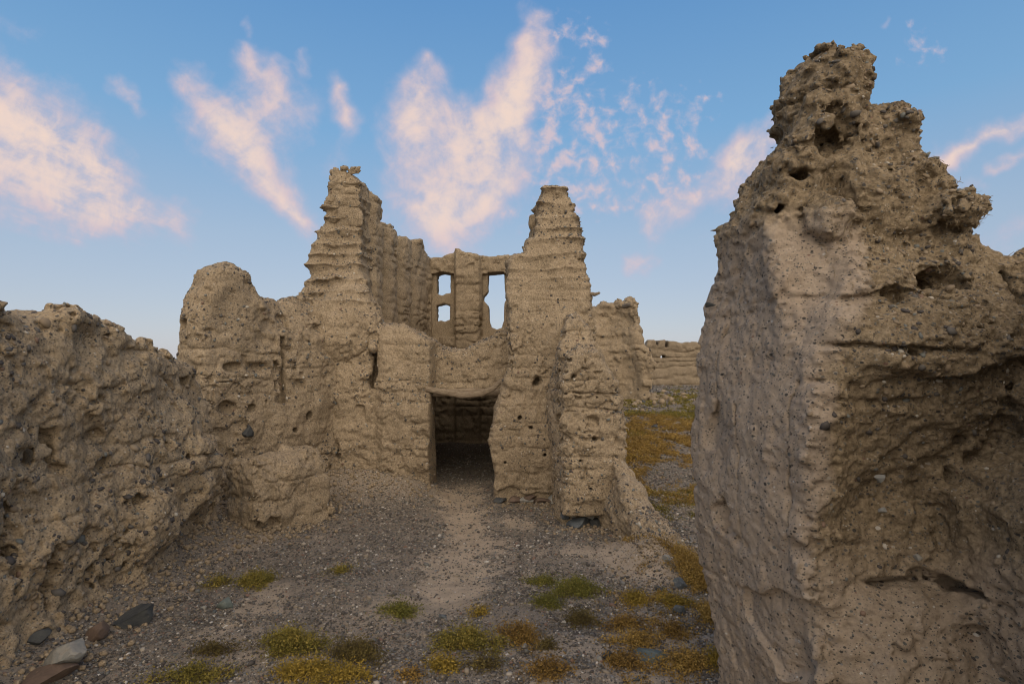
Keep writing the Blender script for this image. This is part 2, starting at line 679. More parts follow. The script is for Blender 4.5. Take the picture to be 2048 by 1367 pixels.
def pebble_mesh(C, Nn, size, rng, flat=0.6, sink=0.3):
    n = len(C)
    a, b = frames(Nn, rng)
    sx = size * rng.uniform(0.75, 1.35, n)
    sy = size * rng.uniform(0.6, 1.0, n)
    sz = size * rng.uniform(flat * 0.6, flat * 1.3, n)
    loc = ICO_V[None] * (1 + rng.uniform(-0.22, 0.22, (n, 12, 1)))
    V = C[:, None] + a[:, None] * (loc[..., 0:1] * sx[:, None, None]) + b[:, None] * (loc[..., 1:2] * sy[:, None, None])
    V = V + Nn[:, None] * ((loc[..., 2:3] * sz[:, None, None]) + (sz * (1 - 2 * sink))[:, None, None])
    F = ICO_F[None] + (np.arange(n) * 12)[:, None, None]
    return V.reshape(-1, 3), F.reshape(-1, 3)


def embed(wall, V, Q, dens, smin_, smax_, rng, mask=None, mat=None, topboost=3.0, name='embedded_gravel', flat=0.55, sink=0.45):
    """stones held in the clay of a wall: one uncountable child of that wall part"""
    p = V[Q]
    e1, e2 = p[:, 2] - p[:, 0], p[:, 3] - p[:, 1]
    nr = np.cross(e1, e2)
    ar = np.linalg.norm(nr, axis=1)
    nr = nr / (ar[:, None] + 1e-12)
    c = p.mean(1)
    view = np.array([0, 0, EYE]) - c
    dist = np.linalg.norm(view, axis=1)
    facing = (nr * view).sum(1) / dist
    w = 0.5 * ar * dens * (facing > -0.35) * (1 + topboost * sst(0.35, 0.8, nr[:, 2]))
    C = [c[:, 0], c[:, 1], c[:, 2]]
    w = w * np.clip(0.45 + 0.9 * fbm(C, 0.5, 7.7), 0.08, 3)
    if mask is not None:
        w = w * mask(c, nr)
    k = rng.poisson(w)
    i = np.repeat(np.arange(len(c)), k)
    if len(i) == 0:
        return None
    ps = c[i] + rng.uniform(-0.5, 0.5, (len(i), 1)) * e1[i] * 0.7 + rng.uniform(-0.5, 0.5, (len(i), 1)) * e2[i] * 0.7
    size = smin_ * (smax_ / smin_) ** (rng.random(len(i)) ** 2.6)
    PV, PF = pebble_mesh(ps, nr[i], size, rng, flat, sink)
    o = mesh_np(name, PV, PF, mat or WALLPEB, parent=wall, smooth=False)
    tag(o, kind='stuff')
    return o


def wall_from(name, f, lo, hi, h, mat, parent=None):
    V, Q = isomesh(f, lo, hi, h)
    o = mesh_np(name, V, Q, mat, parent)
    print('built', name, len(Q), 'faces', round(time.time() - T0, 1), 's')
    return o, V, Q


# ================================================================== clay surface detail
def crumble(P, d, k=1.0, o=0.0):
    pat = np.clip(0.75 + 0.6 * fbm(P, 0.8, o + 31), 0.25, 1.6)
    return d + k * (0.045 * fbm(P, 0.70, o) + 0.028 * fbm(P, 0.26, o + 2) + pat * (0.018 * fbm(P, 0.11, o + 4) + 0.011 * fbm(P, 0.048, o + 6) + 0.016 * (w1(P, 0.075, o) - 0.5)))


def courses(P, ch, o=0.0, wob=0.05, vary=0.35):
    """0 at a bed joint, 0.5 mid course"""
    z = P[2] + 1.5 * wob * fbm(P, 0.9, 9 + o) + 0.028 * fbm(P, 0.25, 5 + o) + vary * ch * np.sin(P[2] * 2.9 / ch * 0.55 + o)
    t = z / ch
    return t - np.floor(t), ch


def ridged(P, d, ch, amp, o=0.0):
    """weathered courses: the bed joints stand out as thin shelves, the clay between them is hollowed"""
    t, _ = courses(P, ch, o, 0.028, 0.16)
    r = np.abs(2 * t - 1)
    shelf = r ** 6 * np.clip(0.65 + 0.9 * fbm(P, 0.22, 6.3 + o), 0.0, 1.3)
    hollow = np.sin(np.pi * t) ** 0.7
    k = 0.35 + 0.65 * np.clip(0.55 + fbm(P, 0.5, 3.3 + o), 0, 1.4)
    return d + amp * k * (hollow * 0.85 - 0.36 * shelf)


def blocky(P, d, ch, amp, o=0.0, wide=0.40):
    """hand-laid clay lumps: rounded courses with fine cracks between"""
    t, _ = courses(P, ch, o, 0.03)
    near = np.minimum(t, 1 - t) * ch
    k = np.clip(0.55 + 0.8 * fbm(P, 0.8, 1.9 + o), 0, 1.3)
    g = np.exp(-(near / 0.016) ** 2)
    c = w21([P[0], P[1], P[2]], wide, o, ch * 1.25)
    lump = np.exp(-(c / 0.055) ** 2)
    c2 = w21(P, wide * 0.45, o + 3, ch * 0.7)
    k2 = sst(-0.2, 0.5, fbm(P, 0.6, 4.4 + o))
    return d + amp * k * (0.75 * g * np.clip(0.5 + 1.1 * fbm(P, 0.35, o + 8), 0, 1.2) + 1.6 * lump + 1.2 * k2 * np.exp(-(c2 / 0.07) ** 2)) - amp * 0.38 * np.sin(np.pi * t)


def pits(P, d, s, amp, lo=0.55, hi=1.05, o=0.0):
    return d + amp * sst(lo, hi, fbm(P, s, o + 13)) * (0.15 + 1.1 * sst(-0.25, 0.45, fbm(P, 0.85, o + 2.6)))


def holes(P, d, lst):
    for c, r in lst:
        q = ell(P, c, r) + min(r) * (0.40 * fbm(P, 0.11, 3) + 0.22 * fbm(P, 0.05, 8))
        d = smax(d, -q, 0.025)
    return d


def slab(P, pts, y0, y1, k=0.10, lean=0.0, zr=0.0, axis=1):
    """outline in an upright frontal plane, extruded from depth y0 to y1, with rounded arrises"""
    a = P[0] if axis == 1 else P[1]
    t = P[1] if axis == 1 else P[0]
    d1 = poly(a, P[2], pts)
    sh = lean * (P[2] - zr)
    d2 = np.maximum(y0 + sh - t, t - y1 + sh * 0.3)
    return smax(d1, d2, k)

# ================================================================== near crumbling wall on the left
A_TOP = [(1.2, -0.5), (7.02, -0.5), (7.04, 0.9), (6.98, 1.5), (6.90, 2.04), (6.45, 2.19), (6.1, 2.27), (5.85, 2.33), (5.45, 2.41), (5.2, 2.47), (4.9, 2.53), (4.7, 2.62),
         (4.4, 2.60), (4.15, 2.55), (4.0, 2.68), (3.2, 2.75), (1.2, 2.75)]


def sdf_left(P):
    y, z = P[1], P[2]
    face = -3.38 - 0.10 * sst(5.4, 7.0, y) * 2.6 - 0.075 * np.clip(z, 0, 3) - 0.06 * sst(1.8, 2.5, z) + 0.10 * np.exp(-((z - 0.95) / 0.55) ** 2) * sst(4.2, 6.6, y)
    # undercut foot and hollows where the clay has fallen out
    face = face + 0.03 - 0.17 * np.exp(-((z - 0.25) / 0.22) ** 2) * (0.35 + 0.85 * sst(4.3, 5.2, y)) * (1 - 0.5 * sst(6.6, 7.0, y))
    face = face + 0.10 * np.exp(-((z - 1.0) / 0.35) ** 2 - ((y - 6.6) / 0.4) ** 2) + 0.075 * fbm(P, 1.0, 41)
    d2 = np.maximum(P[0] - face, face - 1.5 - P[0])
    d = smax(poly(y, z, A_TOP), d2, 0.16)
    d = crumble(P, d, 1.35)
    t, ch = courses(P, 0.31, 0.4, 0.12)
    d = d + 0.045 * np.exp(-((np.minimum(t, 1 - t) * ch) / 0.024) ** 2) * np.clip(0.5 + fbm(P, 0.9, 2.2), 0, 1) - 0.012 * np.sin(np.pi * t)
    d = pits(P, d, 0.42, 0.11, 0.5, 0.9, 1.0)
    d = pits(P, d, 0.20, 0.08, 0.55, 0.85, 4.0)
    d = pits(P, d, 0.09, 0.03, 0.55, 0.9, 7.0)
    d = d - 0.035 * sst(0.2, 0.9, fbm(P, 0.17, 21)) + 0.018 * (w1(P, 0.05, 3) - 0.5)
    return holes(P, d, [((-3.42, 3.98, 1.05), (0.22, 0.075, 0.42)), ((-3.40, 4.80, 1.55), (0.20, 0.13, 0.09)), ((-3.30, 5.20, 0.92), (0.22, 0.16, 0.08)),
                        ((-3.33, 4.85, 0.45), (0.24, 0.30, 0.20)), ((-3.40, 5.75, 1.35), (0.16, 0.07, 0.10)), ((-3.42, 4.3, 0.55), (0.2, 0.10, 0.25)), ((-3.5, 6.3, 0.35), (0.22, 0.16, 0.10))])


left_wall, V, Q = wall_from('crumbling_wall', sdf_left, (-5.2, 1.6, -0.4), (-2.9, 7.4, 3.0), 0.0135, MUDROUGH)
tag(left_wall, 'low crumbling mud wall full of gravel running up beside the pale tilted slab at its foot', 'mud wall')
embed(left_wall, V, Q, 430, 0.006, 0.030, RNG, topboost=2.5)
r2 = np.random.default_rng(3)
embed(left_wall, V, Q, 9, 0.028, 0.055, r2, topboost=2.0, name='embedded_stones')

# ================================================================== knobbed wall behind it
BO = np.array([-4.14, 7.50])
BU = np.array([1.12, 1.78]) / np.hypot(1.12, 1.78)
BN = np.array([-BU[1], BU[0]])           # away from the courtyard


def on_B(x, y):
    u = (x - CX) / FPX
    # sight line meets the wall face
    s = (u * BO[1] - BO[0]) / (BU[0] - u * BU[1])
    d = BO[1] + s * BU[1]
    return (float(s), EYE + (HY - y) / FPX * d)


B_PTS = [on_B(405, 1150), on_B(405, 800), on_B(398, 690), on_B(396, 640), on_B(412, 590), on_B(432, 538), on_B(478, 526), on_B(506, 545), on_B(530, 575), on_B(541, 600), on_B(560, 592), on_B(590, 597),
         on_B(606, 580), on_B(640, 570), on_B(668, 590), (2.75, 3.2), (2.75, -0.5), (0.0, -0.5)]


def sdf_knob(P):
    s = (P[0] - BO[0]) * BU[0] + (P[1] - BO[1]) * BU[1]
    t = (P[0] - BO[0]) * BN[0] + (P[1] - BO[1]) * BN[1]
    z = P[2]
    th0 = 0.10 * sst(1.6, 3.2, z) - 0.10 * (1 - sst(0, 1.0, z)) + 0.22 * sst(2.6, 3.2, z) * sst(0.75, 1.6, s)
    d = smax(poly(s, z, B_PTS), np.maximum(th0 - t, t - 0.62 + 0.08 * sst(2.5, 3.6, z)), 0.16)
    d = crumble(P, d, 1.0, 2.0)
    d = blocky(P, d, 0.27, 0.034 - 0.029 * sst(2.6, 2.9, z), 0.7, 0.45)
    d = pits(P, d, 0.30, 0.11, 0.5, 0.85, 2.0)
    d = pits(P, d, 0.13, 0.04, 0.6, 0.9, 5.0)
    up = sst(2.75, 2.95, z)
    d = d + 0.03 * up * sst(0.2, 0.8, fbm(P, 0.30, 17, 0.2))
    # long erosion slot and its hollow
    slot = boxd([s + 0 * z, t, z], (1.30, -0.5, 1.55), (1.37, 0.18, 2.55)) + 0.035 * fbm(P, 0.22, 4)
    d = smax(d, -slot, 0.04)
    hs = []
    for x, y, rs, rz in ((455, 815, .14, .10), (505, 815, .07, .06), (560, 800, .08, .06), (615, 830, .06, .07), (520, 735, .20, .09), (470, 735, .16, .08), (585, 860, .06, .05), (420, 660, .14, .04)):
        s0, z0 = on_B(x, y)
        q = np.sqrt(((s - s0) / rs) ** 2 + (t / 0.17) ** 2 + ((z - z0) / rz) ** 2)
        d = smax(d, -((q - 1) * min(rs, rz) + 0.012 * fbm(P, 0.1, 3)), 0.03)
    return d


knob_wall, V, Q = wall_from('crumbling_wall', sdf_knob, (-5.3, 7.0, -0.4), (-2.2, 10.3, 3.95), 0.0155, MUD)
tag(knob_wall, 'mud wall with a rounded knob at its upper end, joining the tall tower of the ruined house', 'mud wall')
embed(knob_wall, V, Q, 340, 0.008, 0.030, RNG, topboost=3.5)

# ================================================================== earth block at its foot
def sdf_block(P):
    # two faces meeting at an upright edge that points to the viewer
    e = (-3.18, 7.12)
    ul = np.array([-0.86, 0.51])
    ur = np.array([0.62, 0.78])
    x, y, z = P[0] - e[0], P[1] - e[1], P[2]
    nl = np.array([-0.51, -0.86])
    nr = np.array([0.78, -0.62])
    dl = x * nl[0] + y * nl[1] - 0.05 * (z - 0.4)
    dr = x * nr[0] + y * nr[1] + 0.15 * (z - 0.5)
    sl = x * ul[0] + y * ul[1] - 0.62
    sr = x * ur[0] + y * ur[1] - 1.05
    top = z - 0.86 - 0.16 * fbm(P, 0.4, 3) - 0.10 * (x * ur[0] + y * ur[1]) - 0.15 * (x * ul[0] + y * ul[1])
    d = smax(smax(smax(dl, dr, 0.10), smax(sl, sr, 0.1), 0.12), smax(top, -0.4 - z, 0.1), 0.24)
    d = crumble(P, d, 1.2, 5.0)
    d = blocky(P, d, 0.30, 0.030, 2.7, 0.30)
    d = pits(P, d, 0.3, 0.08, 0.5, 0.9, 3.0)
    return holes(P, d, [((-3.12, 7.2, 0.13), (0.16, 0.16, 0.10))])


block, V, Q = wall_from('earth_block', sdf_block, (-4.3, 6.9, -0.4), (-2.2, 8.6, 1.4), 0.0145, MUD)
tag(block, 'squat rounded block of cracked mud leaning at the foot of the knobbed wall', 'mud block')
embed(block, V, Q, 160, 0.007, 0.020, RNG, topboost=2)

# ================================================================== the ruined house
house = thing('ruined_house', (-0.7, 9.4, 0.0), 'roofless two-storey mud house ruin with a dark doorway, two jagged towers and open windows behind', 'ruined house')
YF = 9.35

# front wall with the doorway
F_PTS = [(-3.35, -0.5)] + [pp(x, y, YF) for x, y in ((640, 560), (690, 590), (715, 612), (742, 640), (770, 642), (800, 648), (850, 672), (885, 694), (915, 698), (950, 686), (990, 665), (1018, 655), (1045, 650))] + [(0.3, -0.5)]
DL, DR = pp(860, 0, YF)[0], pp(992, 0, YF)[0]
DT = pp(0, 786, YF)[1]


def sdf_front(P):
    x, y, z = P
    prof = poly(x, z, F_PTS)
    jut = 0.12 * sst(pp(748, 0, YF)[0], pp(770, 0, YF)[0], x) * (1 - sst(DL + 0.02, DL + 0.08, x)) * sst(0.2, 0.8, z + 0.2)
    rec = 0.16 * sst(DL - 0.02, DL + 0.06, x)
    lean = 0.05 * z + 0.20 * sst(2.55, 3.3, z) - 0.05 * (1 - sst(0, 0.5, z))
    d = smax(prof, np.maximum(YF - jut + rec + lean - y, y - YF - 0.75), 0.13)
    d = crumble(P, d, 0.95, 1.0)
    d = blocky(P, d, 0.235, 0.032, 1.1, 0.38)
    d = pits(P, d, 0.25, 0.06, 0.6, 0.9, 6.0)
    left = DL + 0.02 * fbm(P, 0.4, 2)
    door = np.maximum(np.maximum(left - x, x - DR - 0.25), z - DT + 0.02 * fbm(P, 0.3, 5))
    d = smax(d, -door, 0.03)
    # deep upright slot beside the jamb with a clay plug hanging in it
    sx, _ = pp(744, 0, YF)
    slot = np.maximum(np.abs(x - sx - 0.06 * fbm(P, 0.28, 8)) - 0.06 - 0.03 * fbm(P, 0.16, 2), np.abs(z - 2.06 - 0.05 * fbm(P, 0.1, 5)) - 0.34)
    slot = np.maximum(slot, y - YF - 0.42)
    d = smax(d, -slot, 0.05)
    d = smin(d, ell(P, (sx, YF + 0.08, 2.42), (0.075, 0.12, 0.11)) + 0.02 * fbm(P, 0.1, 2), 0.03)
    # lower left hollow and washed-out foot of the jamb
    hx, hz = pp(663, 900, YF)
    d = holes(P, d, [((hx, YF + .02, hz), (0.11, 0.15, 0.19)), ((pp(808, 985, YF)[0], YF - .05, 0.02), (0.30, 0.20, 0.15)), ((pp(835, 980, YF)[0], YF, 0.03), (0.22, 0.35, 0.16)),
                     ((pp(678, 909, YF)[0], YF, pp(0, 909, YF)[1]), (.03, .15, .03)), ((pp(820, 838, YF)[0], YF - .12, pp(0, 838, YF)[1]), (.05, .05, .06)), ((pp(685, 835, YF)[0], YF, pp(0, 835, YF)[1]), (.03, .12, .02))])
    crack = np.abs(x - pp(653, 0, YF)[0] - 0.03 * fbm(P, 0.35, 3)) - 0.008
    d = smax(d, -np.maximum(crack, YF + 0.12 - 0 * y - y - 0.2), 0.02)
    return d


front, V, Q = wall_from('front_wall', sdf_front, (-3.4, 8.95, -0.3), (0.3, 10.3, 3.7), 0.0165, MUD, house)
embed(front, V, Q, 280, 0.009, 0.026, RNG, topboost=4.0)

# left tower: stepped outline, hollowed courses
T_D = 9.75
T_PTS = poly_at([(596, 760), (592, 600), (603, 575), (611, 548), (606, 530), (614, 508), (622, 480), (627, 452), (634, 425), (636, 405), (643, 385), (641, 366), (655, 342), (672, 334), (692, 336), (712, 348), (722, 372), (722, 600), (726, 760)], T_D)
T_PTS = [(T_PTS[0][0], 0.3)] + T_PTS[1:-1] + [(T_PTS[-1][0], 0.3)]


def sdf_tower(P):
    x, y, z = P
    d = slab(P, T_PTS, T_D, T_D + 0.85, 0.10, 0.05, 3.0)
    # debris cone at the foot of the shaft
    d = smin(d, ell(P, (pp(690, 0, T_D)[0], T_D - .02, 2.75), (0.72, 0.42, 0.72)), 0.25)
    d = crumble(P, d, 1.05, 7.0)
    up = sst(2.9, 3.3, z)
    d = up * ridged(P, d, 0.212, 0.060, 1.0) + (1 - up) * blocky(P, d, 0.235, 0.02, 1.1)
    return pits(P, d, 0.22, 0.045, 0.6, 1.1, 3.0)


tower, V, Q = wall_from('tower', sdf_tower, (-3.9, 9.2, 1.2), (-2.0, 10.9, 5.8), 0.0165, MUD, house)
tag(tower, 'taller jagged tower with shelf-like courses')
embed(tower, V, Q, 220, 0.009, 0.026, RNG, topboost=4.0)

# side wall running back from it, upright piers with hollows between
EX0, EX1 = -2.62, -2.03


def face_E(y):
    return EX0 + (EX1 - EX0) * (y - 9.9) / (14.0 - 9.9)


def on_E(px, py):
    u = (px - CX) / FPX
    k = (EX1 - EX0) / 4.1
    d = (EX0 - k * 9.9) / (u - k)
    return (d, EYE + (HY - py) / FPX * d)


E_PTS = [(9.9, 0.0), (9.9, 5.55)] + [on_E(x, y) for x, y in ((735, 372), (757, 393), (765, 402), (768, 440), (786, 447), (799, 464), (801, 472), (816, 474), (824, 484), (836, 483), (847, 495), (857, 515))] + [(14.4, 4.7), (14.4, 0.0)]
E_EDGE = [on_E(x, 500)[0] for x in (724, 748, 770, 774, 800, 804, 826, 830)]


def sdf_side(P):
    x, y, z = P
    f = face_E(y)
    k = 0.16 * (sst(E_EDGE[0] - .05, E_EDGE[0] + .05, y) * (1 - sst(E_EDGE[1] - .08, E_EDGE[1] + .05, y)))
    for a in (2, 4, 6):
        k = k + 0.30 * np.exp(-((y - E_EDGE[a] - 0.06) / 0.14) ** 2)
    f = f - k
    d = smax(poly(y, z, E_PTS), np.maximum(x - f - 0.02, f - 0.42 - x), 0.09)
    d = crumble(P, d, 0.75, 3.0)
    d = blocky(P, d, 0.24, 0.045, 3.1, 0.33)
    return pits(P, d, 0.22, 0.05, 0.7, 1.2, 8.0)


side, V, Q = wall_from('side_wall', sdf_side, (-3.7, 9.7, -0.3), (-1.8, 14.6, 5.7), 0.022, MUD, house)
embed(side, V, Q, 45, 0.01, 0.024, RNG, topboost=3.0)

# back wall with the open windows
YB = 14.0
BK = [(-2.6, -0.4), (-2.6, 4.72)] + [pp(x, y, YB) for x, y in ((862, 512), (885, 513), (905, 511), (914, 505), (935, 503), (950, 506), (960, 511), (990, 510), (1015, 510), (1060, 512))] + [(0.9, 4.7), (0.9, -0.4)]
W1 = poly_at([(875, 549), (888, 546), (902, 549), (902, 587), (893, 588), (885, 592), (875, 588)], YB + 0.3)
W2 = poly_at([(875, 612), (890, 608), (901, 612), (901, 640), (890, 643), (882, 641), (875, 644)], YB + 0.3)
W3 = poly_at([(977, 548), (1009, 546), (1010, 582), (1014, 598), (1009, 606), (1008, 640), (1004, 655), (994, 660), (984, 655), (979, 640), (978, 612), (968, 602), (968, 596), (977, 584)], YB + 0.3)


def sdf_back(P):
    x, y, z = P
    pier = 0.14 * sst(pp(908, 0, YB)[0], pp(914, 0, YB)[0], x) * (1 - sst(pp(957, 0, YB)[0], pp(964, 0, YB)[0], x))
    bay = 0.16 * sst(3.0, 2.92, z) 
    d = smax(poly(x, z, BK), np.maximum(YB - pier - bay * 0 - y, y - YB - 0.55), 0.07)
    d = crumble(P, d, 1.1, 6.0)
    d = blocky(P, d, 0.25, 0.060, 5.1, 0.40)
    for w in (W1, W2, W3):
        q = poly(x, z, w) + 0.012 * fbm(P, 0.12, 2)
        d = smax(d, -q, 0.03)
    # the wall face steps back round the window bays
    for x0, x1 in ((862, 908), (964, 1016)):
        bx = np.maximum(pp(x0, 0, YB)[0] - x, x - pp(x1, 0, YB)[0])
        q = np.maximum(np.maximum(bx, np.abs(z - 3.55) - 0.78), y - YB - 0.16)
        d = smax(d, -q, 0.03)
    return d


back, V, Q = wall_from('back_wall', sdf_back, (-2.6, 13.5, -0.4), (0.9, 14.9, 5.1), 0.024, MUD, house)

# the pier on the other side of the doorway and the second tower above it
YP = 8.78
P_PTS = [(pp(992, 0, YP)[0], -0.5)] + poly_at([(988, 960), (983, 905), (984, 850), (992, 805), (1005, 775), (1016, 740), (1019, 690), (1018, 600), (1016, 540), (1013, 512), (1030, 502), (1050, 497), (1052, 478), (1057, 462), (1067, 462),
                                               (1070, 430), (1068, 402), (1076, 376), (1090, 354), (1118, 352), (1138, 356), (1152, 384), (1160, 408), (1168, 432), (1173, 462), (1178, 500), (1182, 545), (1186, 590), (1190, 640), (1196, 700)], YP) + [(1.35, -0.5)]


def sdf_pier(P):
    x, y, z = P
    lean = 0.03 * z + 0.12 * sst(2.6, 3.4, z) - 0.05 * np.exp(-((z - 0.9) / 0.6) ** 2)
    d = smax(poly(x, z, P_PTS), np.maximum(YP + lean - y, y - YP - 0.95), 0.12)
    d = crumble(P, d, 1.05, 9.0)
    up = sst(3.35, 3.7, z)
    d = up * ridged(P, d, 0.205, 0.055, 4.0) + (1 - up) * blocky(P, d, 0.26, 0.028, 6.1, 0.42)
    d = pits(P, d, 0.22, 0.05, 0.65, 1.15, 5.0)
    hs = []
    for px, py, r in ((1074, 763, 0.085), (1040, 834, 0.040), (1062, 855, 0.035), (1110, 860, 0.045), (1100, 770, 0.03), (1090, 910, 0.025), (1010, 925, 0.02), (1130, 410, 0.07)):
        hx, hz = pp(px, py, YP)
        hs.append(((hx, YP + 0.05, hz), (r, 0.28, r)))
    d = holes(P, d, hs)
    crack = np.abs(x - pp(1022, 0, YP)[0] - 0.05 * fbm(P, 0.3, 3)) - 0.006
    d = smax(d, -np.maximum(np.maximum(crack, np.abs(z - 2.35) - 0.4), y - YP - 0.2), 0.03)
    # courses of loose stones set back at the foot
    d = smax(d, -np.maximum(z - 0.17 - 0.06 * fbm(P, .25, 1), y - YP - 0.07), 0.03)
    return d


pier, V, Q = wall_from('tower', sdf_pier, (-0.5, 8.4, -0.35), (1.6, 10.0, 5.2), 0.0155, MUD, house)
tag(pier, 'narrower tower rising above the doorway pier with a round hole in its face')
embed(pier, V, Q, 280, 0.009, 0.026, RNG, topboost=4.0)

# buttress standing in front of the pier
B1 = poly_at([(1127, 1200), (1127, 1060), (1125, 900), (1127, 760), (1142, 715), (1165, 690), (1195, 690), (1225, 735), (1243, 765), (1256, 805), (1259, 850), (1252, 900), (1247, 940), (1240, 1010), (1238, 1200)], 7.35)
B2 = poly_at([(1112, 1200), (1112, 780), (1116, 720), (1128, 670), (1140, 632), (1158, 622), (1180, 650), (1208, 705), (1228, 750), (1236, 1200)], 8.0)


def sdf_buttress(P):
    x, y, z = P
    d1 = slab(P, B1, 7.35, 8.3, 0.11, 0.03, 0.0)
    d1 = np.maximum(d1, (z - 2.28) + 0.0 * y - 0.35 * (y - 7.35))
    d2 = slab(P, B2, 7.85, 9.2, 0.13, 0.10, 1.6)
    d = smin(d1, d2, 0.10)
    d = crumble(P, d, 1.1, 8.0)
    d = blocky(P, d, 0.25, 0.036, 7.1, 0.36)
    d = pits(P, d, 0.19, 0.08, 0.5, 0.85, 1.5)
    hs = []
    for px, py, r in ((1148, 752, 0.05), (1192, 878, 0.055), (1162, 922, 0.03), (1230, 915, 0.035), (1182, 976, 0.025), (1140, 720, 0.03), (1195, 795, 0.02)):
        hx, hz = pp(px, py, 7.4)
        hs.append(((hx, 7.4, hz), (r, 0.2, r * 0.8)))
    d = holes(P, d, hs)
    # foot eaten away above its footing stones
    d = smax(d, -np.maximum(np.maximum(z - 0.20 - 0.03 * fbm(P, .25, 1), y - 7.62), x - 1.32), 0.03)
    return d


butt, V, Q = wall_from('buttress', sdf_buttress, (0.45, 7.0, -0.35), (1.85, 9.3, 3.2), 0.0135, MUD, house)
embed(butt, V, Q, 380, 0.008, 0.026, RNG, topboost=3.5)


# unseen floor of the upper storey, added to keep the ground room dark
def sdf_floor(P):
    d = boxd(P, (-2.9, 9.9, 2.02), (0.9, 13.2, 2.24))
    return crumble(P, d, 0.6, 2.0)


uf, V, Q = wall_from('added_upper_floor', sdf_floor, (-3.0, 9.7, 1.9), (1.0, 14.4, 2.45), 0.05, MUD, house)


def sdf_inner(P):
    d = slab(P, [(9.4, -0.4), (9.4, 4.6), (14.3, 4.6), (14.3, -0.4)], 0.30, 0.95, 0.08, axis=0)
    return blocky(P, crumble(P, d, 0.7, 4.0), 0.25, 0.03, 2.0)


inner, V, Q = wall_from('side_wall', sdf_inner, (0.0, 9.2, -0.4), (1.2, 14.5, 4.8), 0.035, MUD, house)


def log(name, pts, rad, mat, parent, rng, seg=14):
    """a bent, tapering timber"""
    pts = np.array(pts, float)
    n = 26
    t = np.linspace(0, len(pts) - 1, n)
    i = np.clip(t.astype(int), 0, len(pts) - 2)
    f = (t - i)[:, None]
    f = f * f * (3 - 2 * f) * 0.5 + f * 0.5
    c = pts[i] * (1 - f) + pts[i + 1] * f
    c[:, 1:] += np.cumsum(rng.normal(0, 0.0025, (n, 2)), 0)
    tan = np.gradient(c, axis=0)
    tan /= np.linalg.norm(tan, axis=1)[:, None]
    up = np.array([0.1, 1.0, 0.05])
    a = np.cross(tan, up)
    a /= np.linalg.norm(a, axis=1)[:, None]
    b = np.cross(tan, a)
    r = np.interp(np.linspace(0, 1, n), np.linspace(0, 1, len(rad)), rad)
    ang = np.linspace(0, 2 * np.pi, seg, endpoint=False)
    ring = 1 + 0.10 * np.sin(3 * ang) + rng.normal(0, 0.05, seg)
    rr = r[:, None] * ring[None] * (1 + rng.normal(0, 0.03, (n, seg)))
    Vv = c[:, None] + rr[..., None] * (np.cos(ang)[None, :, None] * a[:, None] + np.sin(ang)[None, :, None] * b[:, None])
    Vv = np.concatenate([Vv.reshape(-1, 3), c[:1], c[-1:]])
    F = []
    for k in range(n - 1):
        for j in range(seg):
            j2 = (j + 1) % seg
            F.append((k * seg + j, k * seg + j2, (k + 1) * seg + j2, (k + 1) * seg + j))
    for j in range(seg):
        j2 = (j + 1) % seg
        F.append((n * seg, j2, j, n * seg))
        F.append((n * seg + 1, (n - 1) * seg + j, (n - 1) * seg + j2, n * seg + 1))
    me = bpy.data.meshes.new(name)
    me.from_pydata([tuple(v) for v in Vv], [], [tuple(dict.fromkeys(q)) for q in F])
    me.polygons.foreach_set('use_smooth', [True] * len(me.polygons))
    me.materials.append(mat)
    o = bpy.data.objects.new(name, me)
    COL.objects.link(o)
    if parent:
        attach(o, parent)
    return o


def p3(px, py, d):
    a = pp(px, py, d)
    return (a[0], d, a[1])


lintel = log('lintel_beam', [p3(852, 778, 9.36), p3(885, 784, 9.36), p3(925, 790, 9.36), p3(962, 787, 9.34), p3(988, 776, 9.30), p3(1004, 760, 9.27)], [0.042, 0.05, 0.052, 0.048, 0.04, 0.028], WOOD, house, RNG)
lint2 = log('lintel_beam', [p3(852, 786, 9.56), p3(920, 785, 9.56), p3(1010, 784, 9.56)], [0.06, 0.06, 0.06], WOOD, house, RNG)
stub = log('timber_stub', [p3(1176, 588, 9.1), p3(1190, 587, 9.0), p3(1199, 585, 8.95)], [0.03, 0.028, 0.018], WOOD, house, RNG, 9)

# ================================================================== low spur running from the buttress towards the viewer
JO, JE = np.array([1.24, 7.42]), np.array([1.42, 5.95])
JU = (JE - JO) / np.linalg.norm(JE - JO)
JN = np.array([-JU[1], JU[0]])


def sdf_spur(P):
    s = (P[0] - JO[0]) * JU[0] + (P[1] - JO[1]) * JU[1]
    t = (P[0] - JO[0]) * JN[0] + (P[1] - JO[1]) * JN[1]
    prof = poly(s, P[2], [(-0.3, -0.4), (-0.3, 1.25), (-0.05, 1.08), (0.15, 0.96), (0.45, 0.74), (0.8, 0.52), (1.1, 0.33), (1.4, 0.12), (1.55, -0.1), (1.6, -0.4)])
    d = smax(prof, np.maximum(-t - 0.0, t - 0.28 - 0.36 * np.clip(0.7 - P[2], 0, 0.8)), 0.11)
    d = crumble(P, d, 1.5, 11.0)
    return pits(P, d, 0.2, 0.07, 0.5, 0.9, 2.0)


spur, V, Q = wall_from('crumbling_wall', sdf_spur, (0.95, 5.6, -0.35), (2.2, 7.7, 1.2), 0.0115, MUD)
tag(spur, 'low broken mud wall sloping down to the gravel in front of the buttress', 'mud wall')
embed(spur, V, Q, 520, 0.006, 0.028, RNG, topboost=3.5)

# ================================================================== walls farther up the slope
YK = 17.0
K_PTS = [(pp(1170, 0, YK)[0], 0.3)] + poly_at([(1170, 620), (1190, 612), (1205, 606), (1222, 606), (1240, 601), (1255, 606), (1262, 600), (1274, 598), (1281, 625), (1287, 660), (1294, 700), (1301, 735), (1303, 760), (1300, 790), (1296, 812)], YK) + [(pp(1296, 0, YK)[0], 0.3)]


